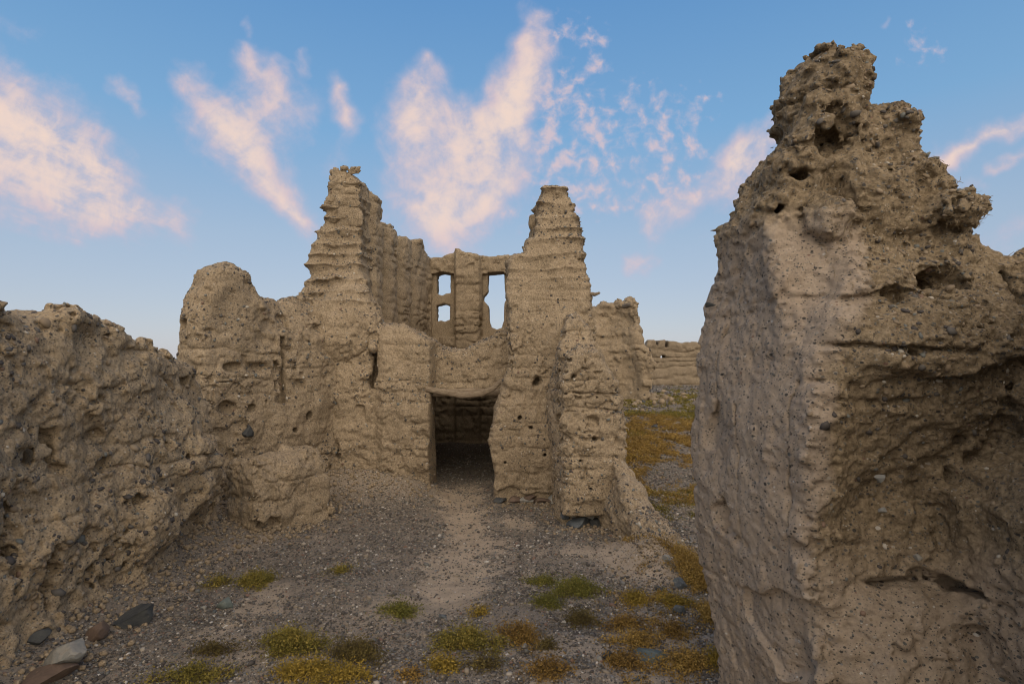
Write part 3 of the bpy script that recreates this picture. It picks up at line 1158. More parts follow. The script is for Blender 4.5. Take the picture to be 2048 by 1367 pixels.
def sdf_mid(P):
    x, y, z = P
    st = 0.4 * sst(pp(1228, 0, YK)[0], pp(1275, 0, YK)[0], x + 0.2 * fbm(P, 0.9, 2)) + 0.25 * (1 - sst(2.9, 3.5, z))
    d = smax(poly(x, z, K_PTS), np.maximum(YK + 0.5 - st - y, y - YK - 2.0), 0.14)
    d = crumble(P, d, 2.0, 3.0)
    d = blocky(P, d, 0.34, 0.05, 1.0, 0.5)
    d = d + 0.05 * sst(0.3, 0.9, fbm(P, 0.24, 6.0, 0.34)) * sst(pp(1240, 0, YK)[0], pp(1262, 0, YK)[0], x)
    d = pits(P, d, 0.5, 0.16, 0.7, 1.2, 5.0)
    q = capsule(P, (pp(1236, 628, YK)[0], YK + .2, pp(1236, 628, YK)[1]), (pp(1243, 632, YK)[0], YK, pp(1243, 632, YK)[1]), 0.09)
    return smax(d, -q, 0.03)


midw, V, Q = wall_from('mud_tower', sdf_mid, (1.9, 15.8, 0.3), (4.9, 19.3, 4.4), 0.030, MUD)
tag(midw, 'separate weathered mud stump standing on the grassy slope beyond the buttress', 'mud tower')
embed(midw, V, Q, 16, 0.02, 0.05, RNG, topboost=2)
log('timber_stub', [p3(1248, 612, 17.2), p3(1258, 610, 16.7), p3(1264, 609, 16.5)], [0.07, 0.07, 0.06], WOOD, midw, RNG, 9)

YL = 24.0
L_PTS = [(pp(1284, 0, YL)[0], 0.4)] + poly_at([(1284, 704), (1297, 700), (1297, 681), (1311, 680), (1312, 696), (1317, 696), (1317, 681), (1330, 680), (1332, 694), (1336, 694), (1337, 681), (1352, 681), (1372, 686), (1377, 684), (1398, 686), (1430, 680), (1600, 684)], YL) + [(pp(1600, 0, YL)[0], 0.4)]


def sdf_far(P):
    x, y, z = P
    d = smax(poly(x, z, L_PTS), np.maximum(YL + 0.25 * (z < 0) - y, y - YL - 0.7), 0.06)
    d = crumble(P, d, 1.2, 5.0)
    t, ch = courses(P, 0.30, 1.0, 0.05)
    d = d + 0.06 * np.exp(-((np.minimum(t, 1 - t) * ch) / 0.035) ** 2)
    d = pits(P, d, 0.5, 0.12, 0.6, 1.2, 2.0)
    hx, hz = pp(1327, 713, YL)
    return smax(d, -boxd(P, (hx - .10, YL - 1, hz - .05), (hx + .10, YL + 2, hz + .05)), 0.03)


farw, V, Q = wall_from('boundary_wall', sdf_far, (5.2, 23.3, 0.4), (12.2, 25.2, 3.5), 0.042, DARKMUD)
tag(farw, 'distant low mud wall with stubby merlons and a small through hole at the top of the slope', 'mud wall')

# ================================================================== big pier close by on the right
# plan of the body: corner towards the viewer, plastered face on one side, raw broken face on the other
def half(P, ax, ay, bx, by):
    """signed distance to an upright plane through two plan points, positive on the right-hand side going a->b"""
    ex, ey = bx - ax, by - ay
    l = math.hypot(ex, ey)
    return ((P[0] - ax) * ey - (P[1] - ay) * ex) / l


R_LOW = [(1.0, -0.4)] + [(1.0, 2.0)] + [pp(1402, 600, 3.78), pp(1412, 578, 3.75), pp(1440, 545, 3.65), pp(1470, 505, 3.5), pp(1500, 470, 3.35), pp(1560, 430, 3.15), pp(1640, 400, 2.95), pp(1690, 378, 2.85), pp(1760, 372, 2.95), pp(1830, 360, 3.0), pp(1900, 374, 3.0),
                                           pp(1956, 402, 3.0), pp(1956, 430, 3.0), pp(1940, 452, 3.0), pp(1965, 480, 3.0), pp(2010, 512, 3.0), pp(2030, 516, 3.0)] + [(3.6, 2.75), (3.6, -0.4)]
# its left outline is set by the far arris, its right outline by the near one
R_UP = [(1.42, 2.3)] + [((x - CX) / FPX * dd, EYE + (HY - y) / FPX * 3.08) for x, y, dd in ((1466, 440, 3.42), (1480, 410, 3.42), (1494, 385, 3.42), (1507, 345, 3.42), (1524, 318, 3.42), (1550, 290, 3.42), (1560, 262, 3.42), (1564, 205, 3.42), (1573, 172, 3.40), (1591, 142, 3.38), (1614, 116, 3.32), (1638, 104, 3.25), (1662, 98, 3.15),
                                (1692, 103, 3.2), (1712, 112, 3.12), (1730, 145, 3.08), (1738, 172, 3.06), (1746, 200, 3.04), (1768, 202, 3.02), (1786, 200, 3.02), (1810, 208, 3.02), (1828, 216, 3.02), (1826, 246, 3.02), (1838, 280, 3.02), (1844, 320, 3.02), (1850, 350, 3.02), (1866, 372, 3.02))] + [(2.5, 2.3)]


def arris(z):
    """how far along the broken face the plastered one reaches, by height"""
    return np.interp(z, [-0.4, 0.6, 1.3, 1.95, 2.2, 2.42, 2.62, 2.76, 3.05], [1.46, 1.44, 1.42, 1.43, 1.49, 1.57, 1.72, 1.76, 1.68]).astype(F32)


def sdf_pillar(P):
    x, y, z = P
    # plastered face: leans out towards its far end at mid height
    bulge = -0.06 * np.exp(-((z - 1.6) / 0.9) ** 2) + 0.10 * (1 - sst(-0.1, 1.1, z))
    xc = arris(z) + 0.05 * fbm(P, 0.4, 15)
    ex, ey = xc - 1.255, 2.66 - 3.80
    lf = ((x - 1.255) * ey - (y - 3.80) * ex) / np.hypot(ex, ey) + bulge
    rough = sst(1.50, 1.75, x) + 0 * z
    shelf = 0.16 * np.exp(-((z - 2.15) / 0.35) ** 2) - 0.06 * sst(2.3, 3.0, z) + 0.10 * np.exp(-((z - 0.75) / 0.28) ** 2) - 0.07 * np.exp(-((z - 1.45) / 0.46) ** 2) * sst(1.45, 1.85, x) + 0.18 * sst(0.6, 0.3, z)
    ff = 2.66 + 0.10 * (x - 1.4) - shelf * rough * 0.75 + 0.22 * sst(2.35, 3.0, z) * (0.35 + 0.65 * rough) - y
    lip = 2.16 + 0.10 * fbm(P, 0.5, 23) - 0.10 * sst(1.9, 1.4, x)
    ff = ff + rough * 0.10 * sst(lip + 0.03, lip - 0.06, z) * sst(0.9, 1.5, z) - rough * 0.09 * sst(1.12, 1.04, z + 0.03 * fbm(P, 0.3, 3))
    low = smax(smax(lf, ff, 0.11), smax(y - 3.82, poly(x, z, R_LOW), 0.08), 0.10)
    # upper shaft set back on the body
    slopey = 0.10 * (z - 3.2)
    up = smax(poly(x, z, R_UP) - 0.03, np.maximum(2.98 + slopey - y, y - 3.60 + 0.10 * (z - 3.2)), 0.10)
    # sloping shoulder of debris between the body and the shaft, with a ridge towards the viewer
    sh = capsule(P, (1.66, 2.92, 2.96), (1.82, 3.15, 3.28), 0.11) + 0.03 * fbm(P, .2, 1)
    sh2 = capsule(P, (1.9, 3.05, 2.98), (2.22, 3.12, 2.92), 0.17)
    for c, r in (((2.27, 2.94, 2.96), (0.15, 0.18, 0.085)), ((2.07, 3.02, 3.49), (0.085, 0.13, 0.06)), ((2.12, 3.04, 3.21), (0.075, 0.13, 0.07))):
        sh2 = smin(sh2, ell(P, c, r), 0.04)
    dome = ell(P, (1.775, 3.24, 3.76), (0.235, 0.24, 0.20))
    d = smin(smin(low, smin(up, dome, 0.05), 0.10), smin(sh, sh2, 0.10), 0.08)
    # wing that comes forward at the edge of the frame
    wing = smax(smax(2.16 + 0.06 * (z - 1.2) + 0.06 * fbm(P, 0.5, 2) - x, 2.0 - y, 0.06), smax(y - 3.1, z - 2.35 - 0.22 * (x - 2.1), 0.08), 0.1)
    lowing = sst(1.9, 1.5, z)
    d = smin(d, wing + 0.22 * (1 - lowing), 0.05)
    lobe = ell(P, (2.78, 2.95, 2.05), (0.30, 0.35, 0.72))
    d = smin(d, lobe, 0.04)
    pl = (1 - sst(-0.10, 0.02, ff - lf + 0.05 * fbm(P, 0.3, 4))) * sst(3.05, 2.75, z + 0.12 * fbm(P, 0.4, 7))      # plaster still on
    k = 1 - 0.72 * pl
    d = d + k * (0.040 * fbm(P, 0.55, 1.0) + 0.030 * fbm(P, 0.22, 3.0) + 0.020 * fbm(P, 0.085, 5.0) + 0.012 * fbm(P, 0.035, 2.0) + 0.009 * (w1(P, 0.05, 2) - 0.5)) + 0.004 * pl * fbm(P, 0.05, 4)
    rg = k * (1 - lowing * 0.55)
    d = d + rg * 0.040 * sst(0.35, 1.0, fbm(P, 0.34, 14.0, 0.17)) - rg * 0.02 * sst(0.3, 0.9, fbm(P, 0.12, 18.0, 0.07))
    d = d + rg * 0.012 * np.clip(fbm(P, 0.032, 8, 0.02), -1, 2)
    # coarse layers in the broken face
    t, ch = courses(P, 0.36, 2.0, 0.10)
    d = d + k * 0.050 * np.exp(-((np.minimum(t, 1 - t) * ch) / 0.022) ** 2) * np.clip(0.3 + fbm(P, 0.6, 2.0), 0, 1)
    # cracks and fallen patches in the plaster
    c = w21(P, 0.55, 2.0, 0.95)
    d = d + pl * 0.034 * np.exp(-(c / 0.030) ** 2) * sst(-0.25, 0.4, fbm(P, 0.6, 9))
    c = w21(P, 0.20, 5.0, 0.42)
    d = d + pl * 0.014 * np.exp(-(c / 0.045) ** 2) * sst(0.0, 0.5, fbm(P, 0.5, 29))
    d = d + pl * (0.040 * sst(0.50, 0.62, fbm(P, 0.33, 19.0, 0.5)) + 0.005 * fbm(P, 0.07, 27.0, 0.4) + 0.016 * fbm(P, 0.45, 33.0, 0.6) + 0.004 * fbm(P, 0.028, 3.0))
    H = []
    H.append(((1.70, 2.98, 3.40), (0.115, 0.20, 0.12)))
    H.append(((1.70, 2.88, 3.10), (0.075, 0.16, 0.12)))
    H.append(((1.52, 3.10, 3.17), (0.06, 0.16, 0.035)))
    H.append(((1.42, 3.20, 3.02), (0.05, 0.20, 0.05)))
    for px, py, dd, rx, ry, rz in ((1580, 1110, 2.68, .10, .14, .05), (1440, 1030, 3.4, .10, .09, .10), (1470, 1090, 3.2, .07, .08, .05), (1880, 560, 2.8, .13, .22, .07), (1795, 590, 2.72, .07, .14, .045), (2004, 600, 2.9, .035, .2, .17), (2030, 640, 2.85, .05, .18, .06),
                                   (1952, 885, 2.72, .030, .2, .022), (1935, 960, 2.7, .03, .15, .05), (1925, 1070, 2.62, .03, .2, .03), (1830, 706, 2.62, .03, .12, .02), (1490, 1225, 3.0, .06, .06, .03)):
        hx, hz = pp(px, py, dd)
        H.append(((hx, dd, hz), (rx, ry, rz)))
    d = holes(P, d, H)
    for yc, z0, z1, dp in ((3.22, 1.15, 1.95, 0.06), (2.82, 1.35, 2.10, 0.05), (3.5, 1.9, 2.5, 0.05)):
        cr = np.abs(y - yc - 0.05 * fbm(P, 0.3, 3 + yc) - 0.012 * fbm(P, 0.06, 5)) - 0.007
        cr = np.maximum(np.maximum(cr, np.maximum(z0 - z, z - z1)), -lf - dp)
        d = smax(d, -cr, 0.012)
    # long undercut low on the broken face
    u = np.maximum(np.maximum(1.66 - x, x - 2.22), np.abs(z - 1.13 + 0.03 * (x - 1.7) + 0.035 * fbm(P, .2, 5) + 0.012 * fbm(P, 0.05, 2)) - 0.012 - 0.04 * np.clip(fbm(P, 0.18, 12), -0.4, 1) - 0.01 * fbm(P, 0.05, 7))
    u = np.maximum(u, y - 2.86)
    d = smax(d, -u, 0.03)
    return d


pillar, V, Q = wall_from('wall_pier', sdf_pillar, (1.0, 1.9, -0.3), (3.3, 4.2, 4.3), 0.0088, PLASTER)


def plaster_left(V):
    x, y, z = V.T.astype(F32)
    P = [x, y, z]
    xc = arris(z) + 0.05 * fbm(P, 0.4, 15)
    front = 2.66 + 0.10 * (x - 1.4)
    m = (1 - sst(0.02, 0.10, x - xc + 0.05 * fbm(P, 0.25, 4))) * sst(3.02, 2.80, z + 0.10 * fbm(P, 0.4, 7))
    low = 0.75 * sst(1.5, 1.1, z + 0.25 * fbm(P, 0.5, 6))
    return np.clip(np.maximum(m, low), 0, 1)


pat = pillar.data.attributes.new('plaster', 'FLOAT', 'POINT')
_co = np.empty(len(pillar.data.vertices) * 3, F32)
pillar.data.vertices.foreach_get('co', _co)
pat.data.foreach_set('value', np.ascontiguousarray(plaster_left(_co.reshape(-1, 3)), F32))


# unseen wall beside the viewer, added to shade the pier's broken face
SHADE_LINE = [(3.02, 2.70), (1.80, 1.36), (1.55, -1.9)]


def sdf_shade_wall(P):
    d = None
    for (ax, ay), (bx, by) in zip(SHADE_LINE[:-1], SHADE_LINE[1:]):
        l = math.hypot(bx - ax, by - ay)
        s = ((P[0] - ax) * (bx - ax) + (P[1] - ay) * (by - ay)) / l
        t = ((P[0] - ax) * (by - ay) - (P[1] - ay) * (bx - ax)) / l
        q = smax(np.abs(t + 0.12) - 0.22, np.abs(s - l / 2) - l / 2 - 0.15, 0.1)
        d = q if d is None else smin(d, q, 0.1)
    d = smax(d, np.maximum(P[2] - 2.75 - 0.25 * fbm(P, 0.9, 2), -0.4 - P[2]), 0.12)
    return crumble(P, d, 0.9, 3.0)


rw, _v, _q = wall_from('shade_wall', sdf_shade_wall, (1.0, -2.4, -0.4), (3.2, 3.1, 3.4), 0.026, MUDROUGH, pillar)
tag(pillar, 'massive tall mud pier close by, one face smooth plaster and the other broken and straw-filled', 'mud pier')


def broken(c, n):
    """1 on the raw broken clay, low on the smooth plaster"""
    return (1 - 0.90 * plaster_left(c)) * np.where((n[:, 0] < -0.6) & (c[:, 2] < 2.9), 0.3, 1.0)


embed(pillar, V, Q, 620, 0.0045, 0.017, RNG, mask=broken, topboost=2.5)
embed(pillar, V, Q, 22, 0.016, 0.032, RNG, mask=broken, topboost=3.0, name='embedded_stones')


# bits of chopped straw sticking out of the broken clay
def straw(wall, V, Q, count, rng):
    p = V[Q]
    nr = np.cross(p[:, 2] - p[:, 0], p[:, 3] - p[:, 1])
    ar = np.linalg.norm(nr, axis=1)
    nr /= ar[:, None] + 1e-12
    c = p.mean(1)
    C = [c[:, 0], c[:, 1], c[:, 2]]
    w = ar * (nr[:, 1] < 0.3) * np.exp(-((c[:, 2] - 2.85) / 0.38) ** 2) * (c[:, 0] > 1.55) * np.clip(0.2 + fbm(C, 0.3, 4), 0.03, 2)
    i = rng.choice(len(c), count, p=w / w.sum())
    a, b = frames(nr[i], rng)
    L = rng.uniform(0.012, 0.045, count)[:, None]
    wd = rng.uniform(0.0009, 0.0019, count)[:, None]
    di = a + nr[i] * rng.uniform(-0.1, 0.5, (count, 1)) + np.array([0, 0, -0.3])
    di /= np.linalg.norm(di, axis=1)[:, None]
    sd = np.cross(di, nr[i])
    sd /= np.linalg.norm(sd, axis=1)[:, None] + 1e-9
    o = c[i] + nr[i] * 0.003
    tip = o + di * L
    mid = o + di * L * 0.5 + nr[i] * L * rng.uniform(0, 0.25, (count, 1))
    up = np.cross(sd, di)
    Vv = np.stack([o + sd * wd, o - sd * wd, o + up * wd, mid + sd * wd, mid - sd * wd, mid + up * wd, tip + sd * wd * .6, tip - sd * wd * .6, tip + up * wd * .6], 1).reshape(-1, 3)
    f = np.array([(0, 1, 4, 3), (1, 2, 5, 4), (2, 0, 3, 5), (3, 4, 7, 6), (4, 5, 8, 7), (5, 3, 6, 8)])
    F = (f[None] + (np.arange(count) * 9)[:, None, None]).reshape(-1, 4)
    tag(mesh_np('chopped_straw', Vv, F, STRAW, wall, smooth=False), kind='stuff')


straw(pillar, V, Q, 2600, RNG)


# ================================================================== single rocks
def rock(name, loc, size, mat, seed, rot=0.0, tilt=0.0, parent=None, flatness=0.35, cuts=17):
    rng = np.random.default_rng(seed)
    import bmesh
    bm = bmesh.new()
    bmesh.ops.create_icosphere(bm, subdivisions=4, radius=1.0)
    co = np.array([v.co[:] for v in bm.verts])
    for k in range(cuts):
        n = rng.standard_normal(3)
        n /= np.linalg.norm(n)
        h = rng.uniform(0.36, 0.78)
        s = co @ n
        co = co - n[None] * (np.clip(s - h, 0, None) * 0.97)[:, None]
    co = co * np.array(size)[None] / np.abs(co).max(0)[None]
    P = [co[:, 0] / size[0] + seed, co[:, 1] / size[1], co[:, 2] / size[2]]
    co = co * (1 + 0.05 * fbm(P, 0.8, 1) + 0.03 * fbm(P, 0.25, 3) + 0.015 * fbm(P, 0.1, 6))[:, None]
    c, s = math.cos(tilt), math.sin(tilt)
    co = np.stack([co[:, 0] * c - co[:, 2] * s, co[:, 1], co[:, 0] * s + co[:, 2] * c], 1)
    c, s = math.cos(rot), math.sin(rot)
    co = np.stack([co[:, 0] * c - co[:, 1] * s, co[:, 0] * s + co[:, 1] * c, co[:, 2]], 1)
    for v, q in zip(bm.verts, co):
        v.co = q
    me = bpy.data.meshes.new(name)
    bm.to_mesh(me)
    bm.free()
    me.polygons.foreach_set('use_smooth', np.ones(len(me.polygons), bool))
    me.set_sharp_from_angle(angle=math.radians(28))
    me.materials.append(mat)
    o = bpy.data.objects.new(name, me)
    o.location = loc
    COL.objects.link(o)
    if parent:
        attach(o, parent)
    return o


GR_R = 'loose rocks lying on the gravel'
ROCKS = [  # photo x, y of the middle of its foot, width, height, material, tilt, label
    (447, 1220, 36, 32, R_TEAL, 0.1, 'upright pale grey-green rock standing alone on the gravel'),
    (264, 1250, 104, 40, R_DARK, 0.40, 'long dark slate slab leaning at the foot of the crumbling wall'),
    (108, 1338, 118, 74, R_PALE, 0.75, 'large pale tilted slab at the foot of the crumbling wall'),
    (92, 1375, 110, 34, R_RED, 0.1, 'broad brownish rock under the large pale slab'),
    (190, 1278, 58, 36, R_RED, 0.4, 'reddish stone between the pale slab and the dark slate'),
    (70, 1290, 46, 34, R_DARK, 0.2, 'dark stone wedged behind the large pale slab'),
    (1362, 1176, 32, 26, R_BLUE, 0.4, 'angular bluish rock in the ochre scrub beside the mound'),
    (1362, 1228, 32, 24, R_BLUE, 0.0, 'rounded grey rock in the scrub nearest the big pier'),
    (1302, 1318, 70, 20, R_TEAL, 0.05, 'long flat greenish slab lying among rusty scrub'),
    (1217, 1320, 26, 24, R_DARK, 0.2, 'small dark pointed rock beside the long greenish slab'),
    (1200, 1322, 13, 13, R_PALE, 0.0, 'small cream stone touching the dark pointed rock'),
    (1334, 1124, 22, 18, R_PALE, 0.4, 'pale stone on the far edge of the sandy mound'),
    (1318, 1182, 18, 12, R_DARK, 0.1, 'small dark stone below the mound beside the angular bluish rock'),
    (1354, 850, 20, 9, R_PALE, 0.0, 'flat whitish stone on the grassy slope'),
    (1312, 856, 15, 10, R_DARK, 0.2, 'dark stone on the grassy slope next to the flat whitish one'),
    (428, 1226, 12, 10, R_BLUE, 0.0, 'small blue-grey cobble touching the upright grey-green rock'),
    (406, 1218, 14, 10, R_PALE, 0.0, 'small pale cobble to one side of the upright grey-green rock'),
    (884, 1238, 18, 13, R_BLUE, 0.0, 'bluish cobble on the path near the round green shrub'),
    (708, 1362, 15, 12, R_DARK, 0.0, 'dark cobble in the yellow scrub at the bottom of the picture'),
    (1128, 1248, 13, 10, R_PALE, 0.2, 'cream chip of stone beside the dull olive shrub'),
    (1272, 1362, 16, 11, R_BLUE, 0.1, 'grey cobble at the bottom edge among rusty scrub'),
    (1288, 806, 15, 9, R_DARK, 0.1, 'dark lump of rubble at the foot of the mud stump'),
    (1304, 790, 13, 8, R_DARK, 0.2, 'brown lump of rubble beyond the foot of the mud stump'),
]
for k, (px, py, w, h, m, tl, lab) in enumerate(ROCKS):
    x, y, z = hit(px, min(py, 1362))
    if py > 1362:
        y -= 0.08
    sx, sz = w / FPX * y / 2, h / FPX * y / 2
    o = rock('rock', (x, y + sx * 0.3, z + sz * 0.55), (sx, sx * 0.72, sz), m, 40 + k, RNG.uniform(-0.3, 0.3), tl * 0.6)
    tag(o, lab, 'rock', GR_R)

# stones that belong to walls
for k, (px, py, d, w, h, m) in enumerate(((1160, 1052, 7.42, 54, 34, R_BLUE), (1146, 1030, 7.5, 32, 18, R_PALE), (1176, 1030, 7.5, 26, 18, R_PALE), (1200, 1046, 7.55, 50, 30, R_DARK), (1130, 1032, 7.6, 16, 28, R_BLUE))):
    a = pp(px, py, d)
    o = rock('foundation_stone', (a[0], d + 0.08, a[1]), (w / FPX * d / 2, 0.16, h / FPX * d / 2), m, 90 + k, 0.1, 0.0, house)
for k, (px, py, w, h, m) in enumerate(((1000, 1012, 26, 12, R_BLUE), (1002, 998, 30, 10, R_DARK), (1030, 1004, 30, 20, R_RED), (1052, 1002, 34, 18, R_PALE), (1084, 1006, 44, 20, R_RED), (1110, 1000, 34, 22, R_PALE), (1062, 992, 30, 12, R_RED))):
    a = pp(px, py, 8.85)
    rock('foundation_stone', (a[0], 8.83, max(a[1], 0.03)), (w / FPX * 8.8 / 2, 0.12, h / FPX * 8.8 / 2), m, 110 + k, 0.1, 0.0, house)
s0, z0 = on_B(495, 860)
q = BO + BU * s0
o = rock('embedded_stone', (q[0] + 0.03, q[1] - 0.03, z0), (0.10, 0.10, 0.10), R_DARK, 131, 0.3, 0.3, knob_wall)
tag(o, 'fist-shaped dark blue stone')
for k, (px, py, d, r, m) in enumerate(((1760, 955, 2.66, .028, R_PALE), (1762, 1020, 2.66, .022, R_PALE), (1835, 1112, 2.64, .020, R_PALE), (1712, 222, 3.06, .030, R_BLUE), (1420, 610, 3.55, .03, R_DARK))):
    a = pp(px, py, d)
    rock('embedded_stone', (a[0], d, a[1]), (r, r, r * .75), m, 140 + k, 0.2, 0.2, pillar)

# ================================================================== loose gravel over the ground
def scatter_gravel():
    rng = np.random.default_rng(21)
    out_c, out_s = [], []

    def region(n, x0, x1, y0, y1, s0, s1, pw, keep):
        x = rng.uniform(x0, x1, n)
        y = rng.uniform(y0, y1, n)
        P = [x, y, x * 0]
        p = keep(x, y, P)
        k = rng.random(n) < p
        k &= (np.abs(x) < 0.93 * y + 0.3)
        x, y = x[k], y[k]
        out_c.append(np.stack([x, y, ground(x, y)], 1))
        out_s.append(s0 * (s1 / s0) ** (rng.random(len(x)) ** pw))

    court = lambda x, y, P: np.clip(1.0 - 0.86 * sandiness(x, y), 0.11, 1) * np.clip(0.65 + 0.55 * fbm(P, 0.55, 3), 0.15, 1)
    region(95000, -3.9, 2.0, 3.5, 6.2, 0.0045, 0.017, 2.2, court)
    region(45000, -4.2, 2.2, 6.2, 9.6, 0.007, 0.019, 2.0, court)
    region(2600, -3.8, 2.2, 3.5, 8.5, 0.016, 0.034, 2.0, court)
    region(9000, -2.0, 0.4, 9.4, 13.8, 0.009, 0.022, 2.0, lambda x, y, P: 0 * x + 0.6)
    up = lambda x, y, P: np.clip(0.55 + 0.6 * fbm(P, 0.9, 5), 0.08, 1)
    region(26000, 1.3, 4.5, 6.0, 12.0, 0.009, 0.026, 2.0, up)
    region(16000, 2.0, 9.0, 12.0, 24.0, 0.015, 0.05, 2.2, up)
    C = np.concatenate(out_c)
    S = np.concatenate(out_s)
    n = np.stack([rng.normal(0, 0.15, len(C)), rng.normal(0, 0.15, len(C)), np.ones(len(C))], 1)
    n /= np.linalg.norm(n, axis=1)[:, None]
    PV, PF = pebble_mesh(C, n, S, rng, 0.6, 0.28)
    tag(mesh_np('gravel', PV, PF, PEBBLES, smooth=False), 'loose dark and pale gravel strewn over the courtyard soil', 'gravel', kind='stuff')
    print('gravel', len(C))


scatter_gravel()


# crumbs of clay that have dropped from the walls and lie along their feet
def rubble():
    rng = np.random.default_rng(55)
    C, S = [], []
    for line, n, wd, s1 in (([(-3.45, 3.4), (-3.45, 5.2), (-3.65, 6.2), (-3.8, 7.0)], 2200, 0.26, 0.035), ([(-3.7, 7.3), (-3.15, 7.1), (-2.7, 7.8), (-3.0, 9.1), (-1.9, 9.25), (-1.4, 9.2)], 2600, 0.26, 0.040),
                            ([(-0.3, 8.6), (0.75, 8.6), (0.85, 7.3), (1.2, 7.2)], 1200, 0.18, 0.032), ([(1.35, 6.9), (1.75, 6.6), (1.7, 5.9), (1.3, 5.8)], 1600, 0.25, 0.03), ([(2.7, 16.6), (4.2, 16.6), (4.8, 19.5)], 500, 0.5, 0.14)):
        pts = np.array(line)
        seg = np.linalg.norm(np.diff(pts, axis=0), axis=1)
        i = rng.choice(len(seg), n, p=seg / seg.sum())
        t = rng.random((n, 1))
        q = pts[i] * (1 - t) + pts[i + 1] * t + rng.normal(0, wd, (n, 2))
        C.append(np.stack([q[:, 0], q[:, 1], ground(q[:, 0], q[:, 1])], 1))
        S.append(0.006 * (s1 / 0.006) ** (rng.random(n) ** 2.4))
    C, S = np.concatenate(C), np.concatenate(S)
    nn = np.stack([rng.normal(0, 0.3, len(C)), rng.normal(0, 0.3, len(C)), np.ones(len(C))], 1)
    nn /= np.linalg.norm(nn, axis=1)[:, None]
    V, F = pebble_mesh(C, nn, S, rng, 0.8, 0.2)
    tag(mesh_np('mud_rubble', V, F, MUD, smooth=False), 'crumbs of fallen clay along the feet of the walls', 'rubble', kind='stuff')


rubble()

# ================================================================== low scrub
LEAF = {
    'olive': leaf_material('olive_leaves', [(0.0, (0.060, 0.055, 0.016)), (0.5, (0.160, 0.138, 0.030)), (1.0, (0.300, 0.225, 0.055))]),
    'green': leaf_material('green_leaves', [(0.0, (0.052, 0.054, 0.016)), (0.5, (0.132, 0.130, 0.030)), (1.0, (0.270, 0.232, 0.055))]),
    'yellow': leaf_material('yellow_leaves', [(0.0, (0.100, 0.078, 0.018)), (0.5, (0.240, 0.170, 0.030)), (1.0, (0.380, 0.265, 0.055))]),
    'rust': leaf_material('rusty_leaves', [(0.0, (0.080, 0.054, 0.022)), (0.5, (0.200, 0.122, 0.036)), (1.0, (0.310, 0.200, 0.050))]),
    'brown': leaf_material('brown_leaves', [(0.0, (0.050, 0.040, 0.022)), (0.5, (0.100, 0.078, 0.028)), (1.0, (0.160, 0.125, 0.035))]),
    'ochre': leaf_material('ochre_leaves', [(0.0, (0.120, 0.080, 0.028)), (0.5, (0.300, 0.192, 0.052)), (1.0, (0.410, 0.285, 0.080))]),
}
STEM = wood_material('dry_stems', (0.130, 0.090, 0.050), (0.070, 0.050, 0.030))


def leaf_quads(C, rng, s0, s1, upb=0.4):
    n = len(C)
    nr = rng.standard_normal((n, 3)) + np.array([0, 0, upb])
    nr /= np.linalg.norm(nr, axis=1)[:, None]
    a, b = frames(nr, rng)
    L = rng.uniform(s0, s1, n)[:, None]
    W = L * rng.uniform(0.28, 0.5, (n, 1))
    V = np.stack([C - a * L, C + b * W, C + a * L, C - b * W + nr * W * 0.3], 1)
    return V.reshape(-1, 3), (np.arange(n * 4).reshape(n, 4))


def shrub(x, y, rx, ry, h, kind, seed, label, group, dens=1.0):
    rng = np.random.default_rng(seed)
    z0 = gz(x, y)
    root = thing('scrub_plant', (x, y, z0), label, 'shrub', group)
    nb = int(60 + 900 * rx * ry * dens * 4)
    nb = min(nb, 420)
    ang = rng.uniform(0, 2 * np.pi, nb)
    rad = rng.random(nb) ** 0.62
    rad = rad * rng.choice([1.0, 1.0, 1.0, 1.28], nb)
    lob = 0.75 + 0.22 * np.sin(ang * 2 + seed) + 0.18 * np.sin(ang * 3 + 2.3 * seed) + 0.16 * np.sin(ang * 5 + seed * 1.3) + 0.12 * np.sin(ang * 9 + seed * 2.1)
    tx = np.cos(ang) * rad * rx * lob * 1.1
    ty = np.sin(ang) * rad * ry * lob * 1.1
    tz = h * np.clip(1.05 - 0.80 * rad ** 2, 0.12, 2) * rng.uniform(0.35, 1.35, nb)
    gzv = ground(x + tx, y + ty) - z0
    tip = np.stack([tx, ty, gzv + tz], 1)
    base = np.stack([tx * 0.45 + rng.normal(0, 0.1 * rx, nb), ty * 0.45 + rng.normal(0, 0.1 * ry, nb), 0 * tx], 1)
    base[:, 2] = ground(x + base[:, 0], y + base[:, 1]) - z0
    sm = rng.uniform(0.0016, 0.003, nb)[:, None]
    d = tip - base
    d /= np.linalg.norm(d, axis=1)[:, None] + 1e-9
    a, b = frames(d, rng)
    V = np.stack([base + a * sm, base - a * 0.5 * sm + b * .87 * sm, base - a * .5 * sm - b * .87 * sm, tip], 1).reshape(-1, 3)
    F = (np.array([(0, 1, 3), (1, 2, 3), (2, 0, 3)])[None] + (np.arange(nb) * 4)[:, None, None]).reshape(-1, 3)
    mesh_np('stems', V + np.array([x, y, z0]), F, STEM, root, smooth=False)
    nl = int(np.clip(20 * dens, 6, 26))
    t = rng.uniform(0.25, 1.10, (nb, nl, 1)) ** 0.8
    C = base[:, None] * (1 - t) + tip[:, None] * t
    C = C + rng.normal(0, 1, C.shape) * np.array([0.024, 0.024, 0.014]) * np.where(rng.random(C.shape[:2]) < 0.2, 2.6, 1.0)[..., None]
    C = C.reshape(-1, 3)
    C[:, 2] = np.maximum(C[:, 2], ground(x + C[:, 0], y + C[:, 1]) - z0 + 0.004)
    V, F = leaf_quads(C + np.array([x, y, z0]), rng, 0.0055, 0.0125 if y < 6 else 0.014)
    mesh_np('foliage', V, F, LEAF[kind], root, smooth=False)


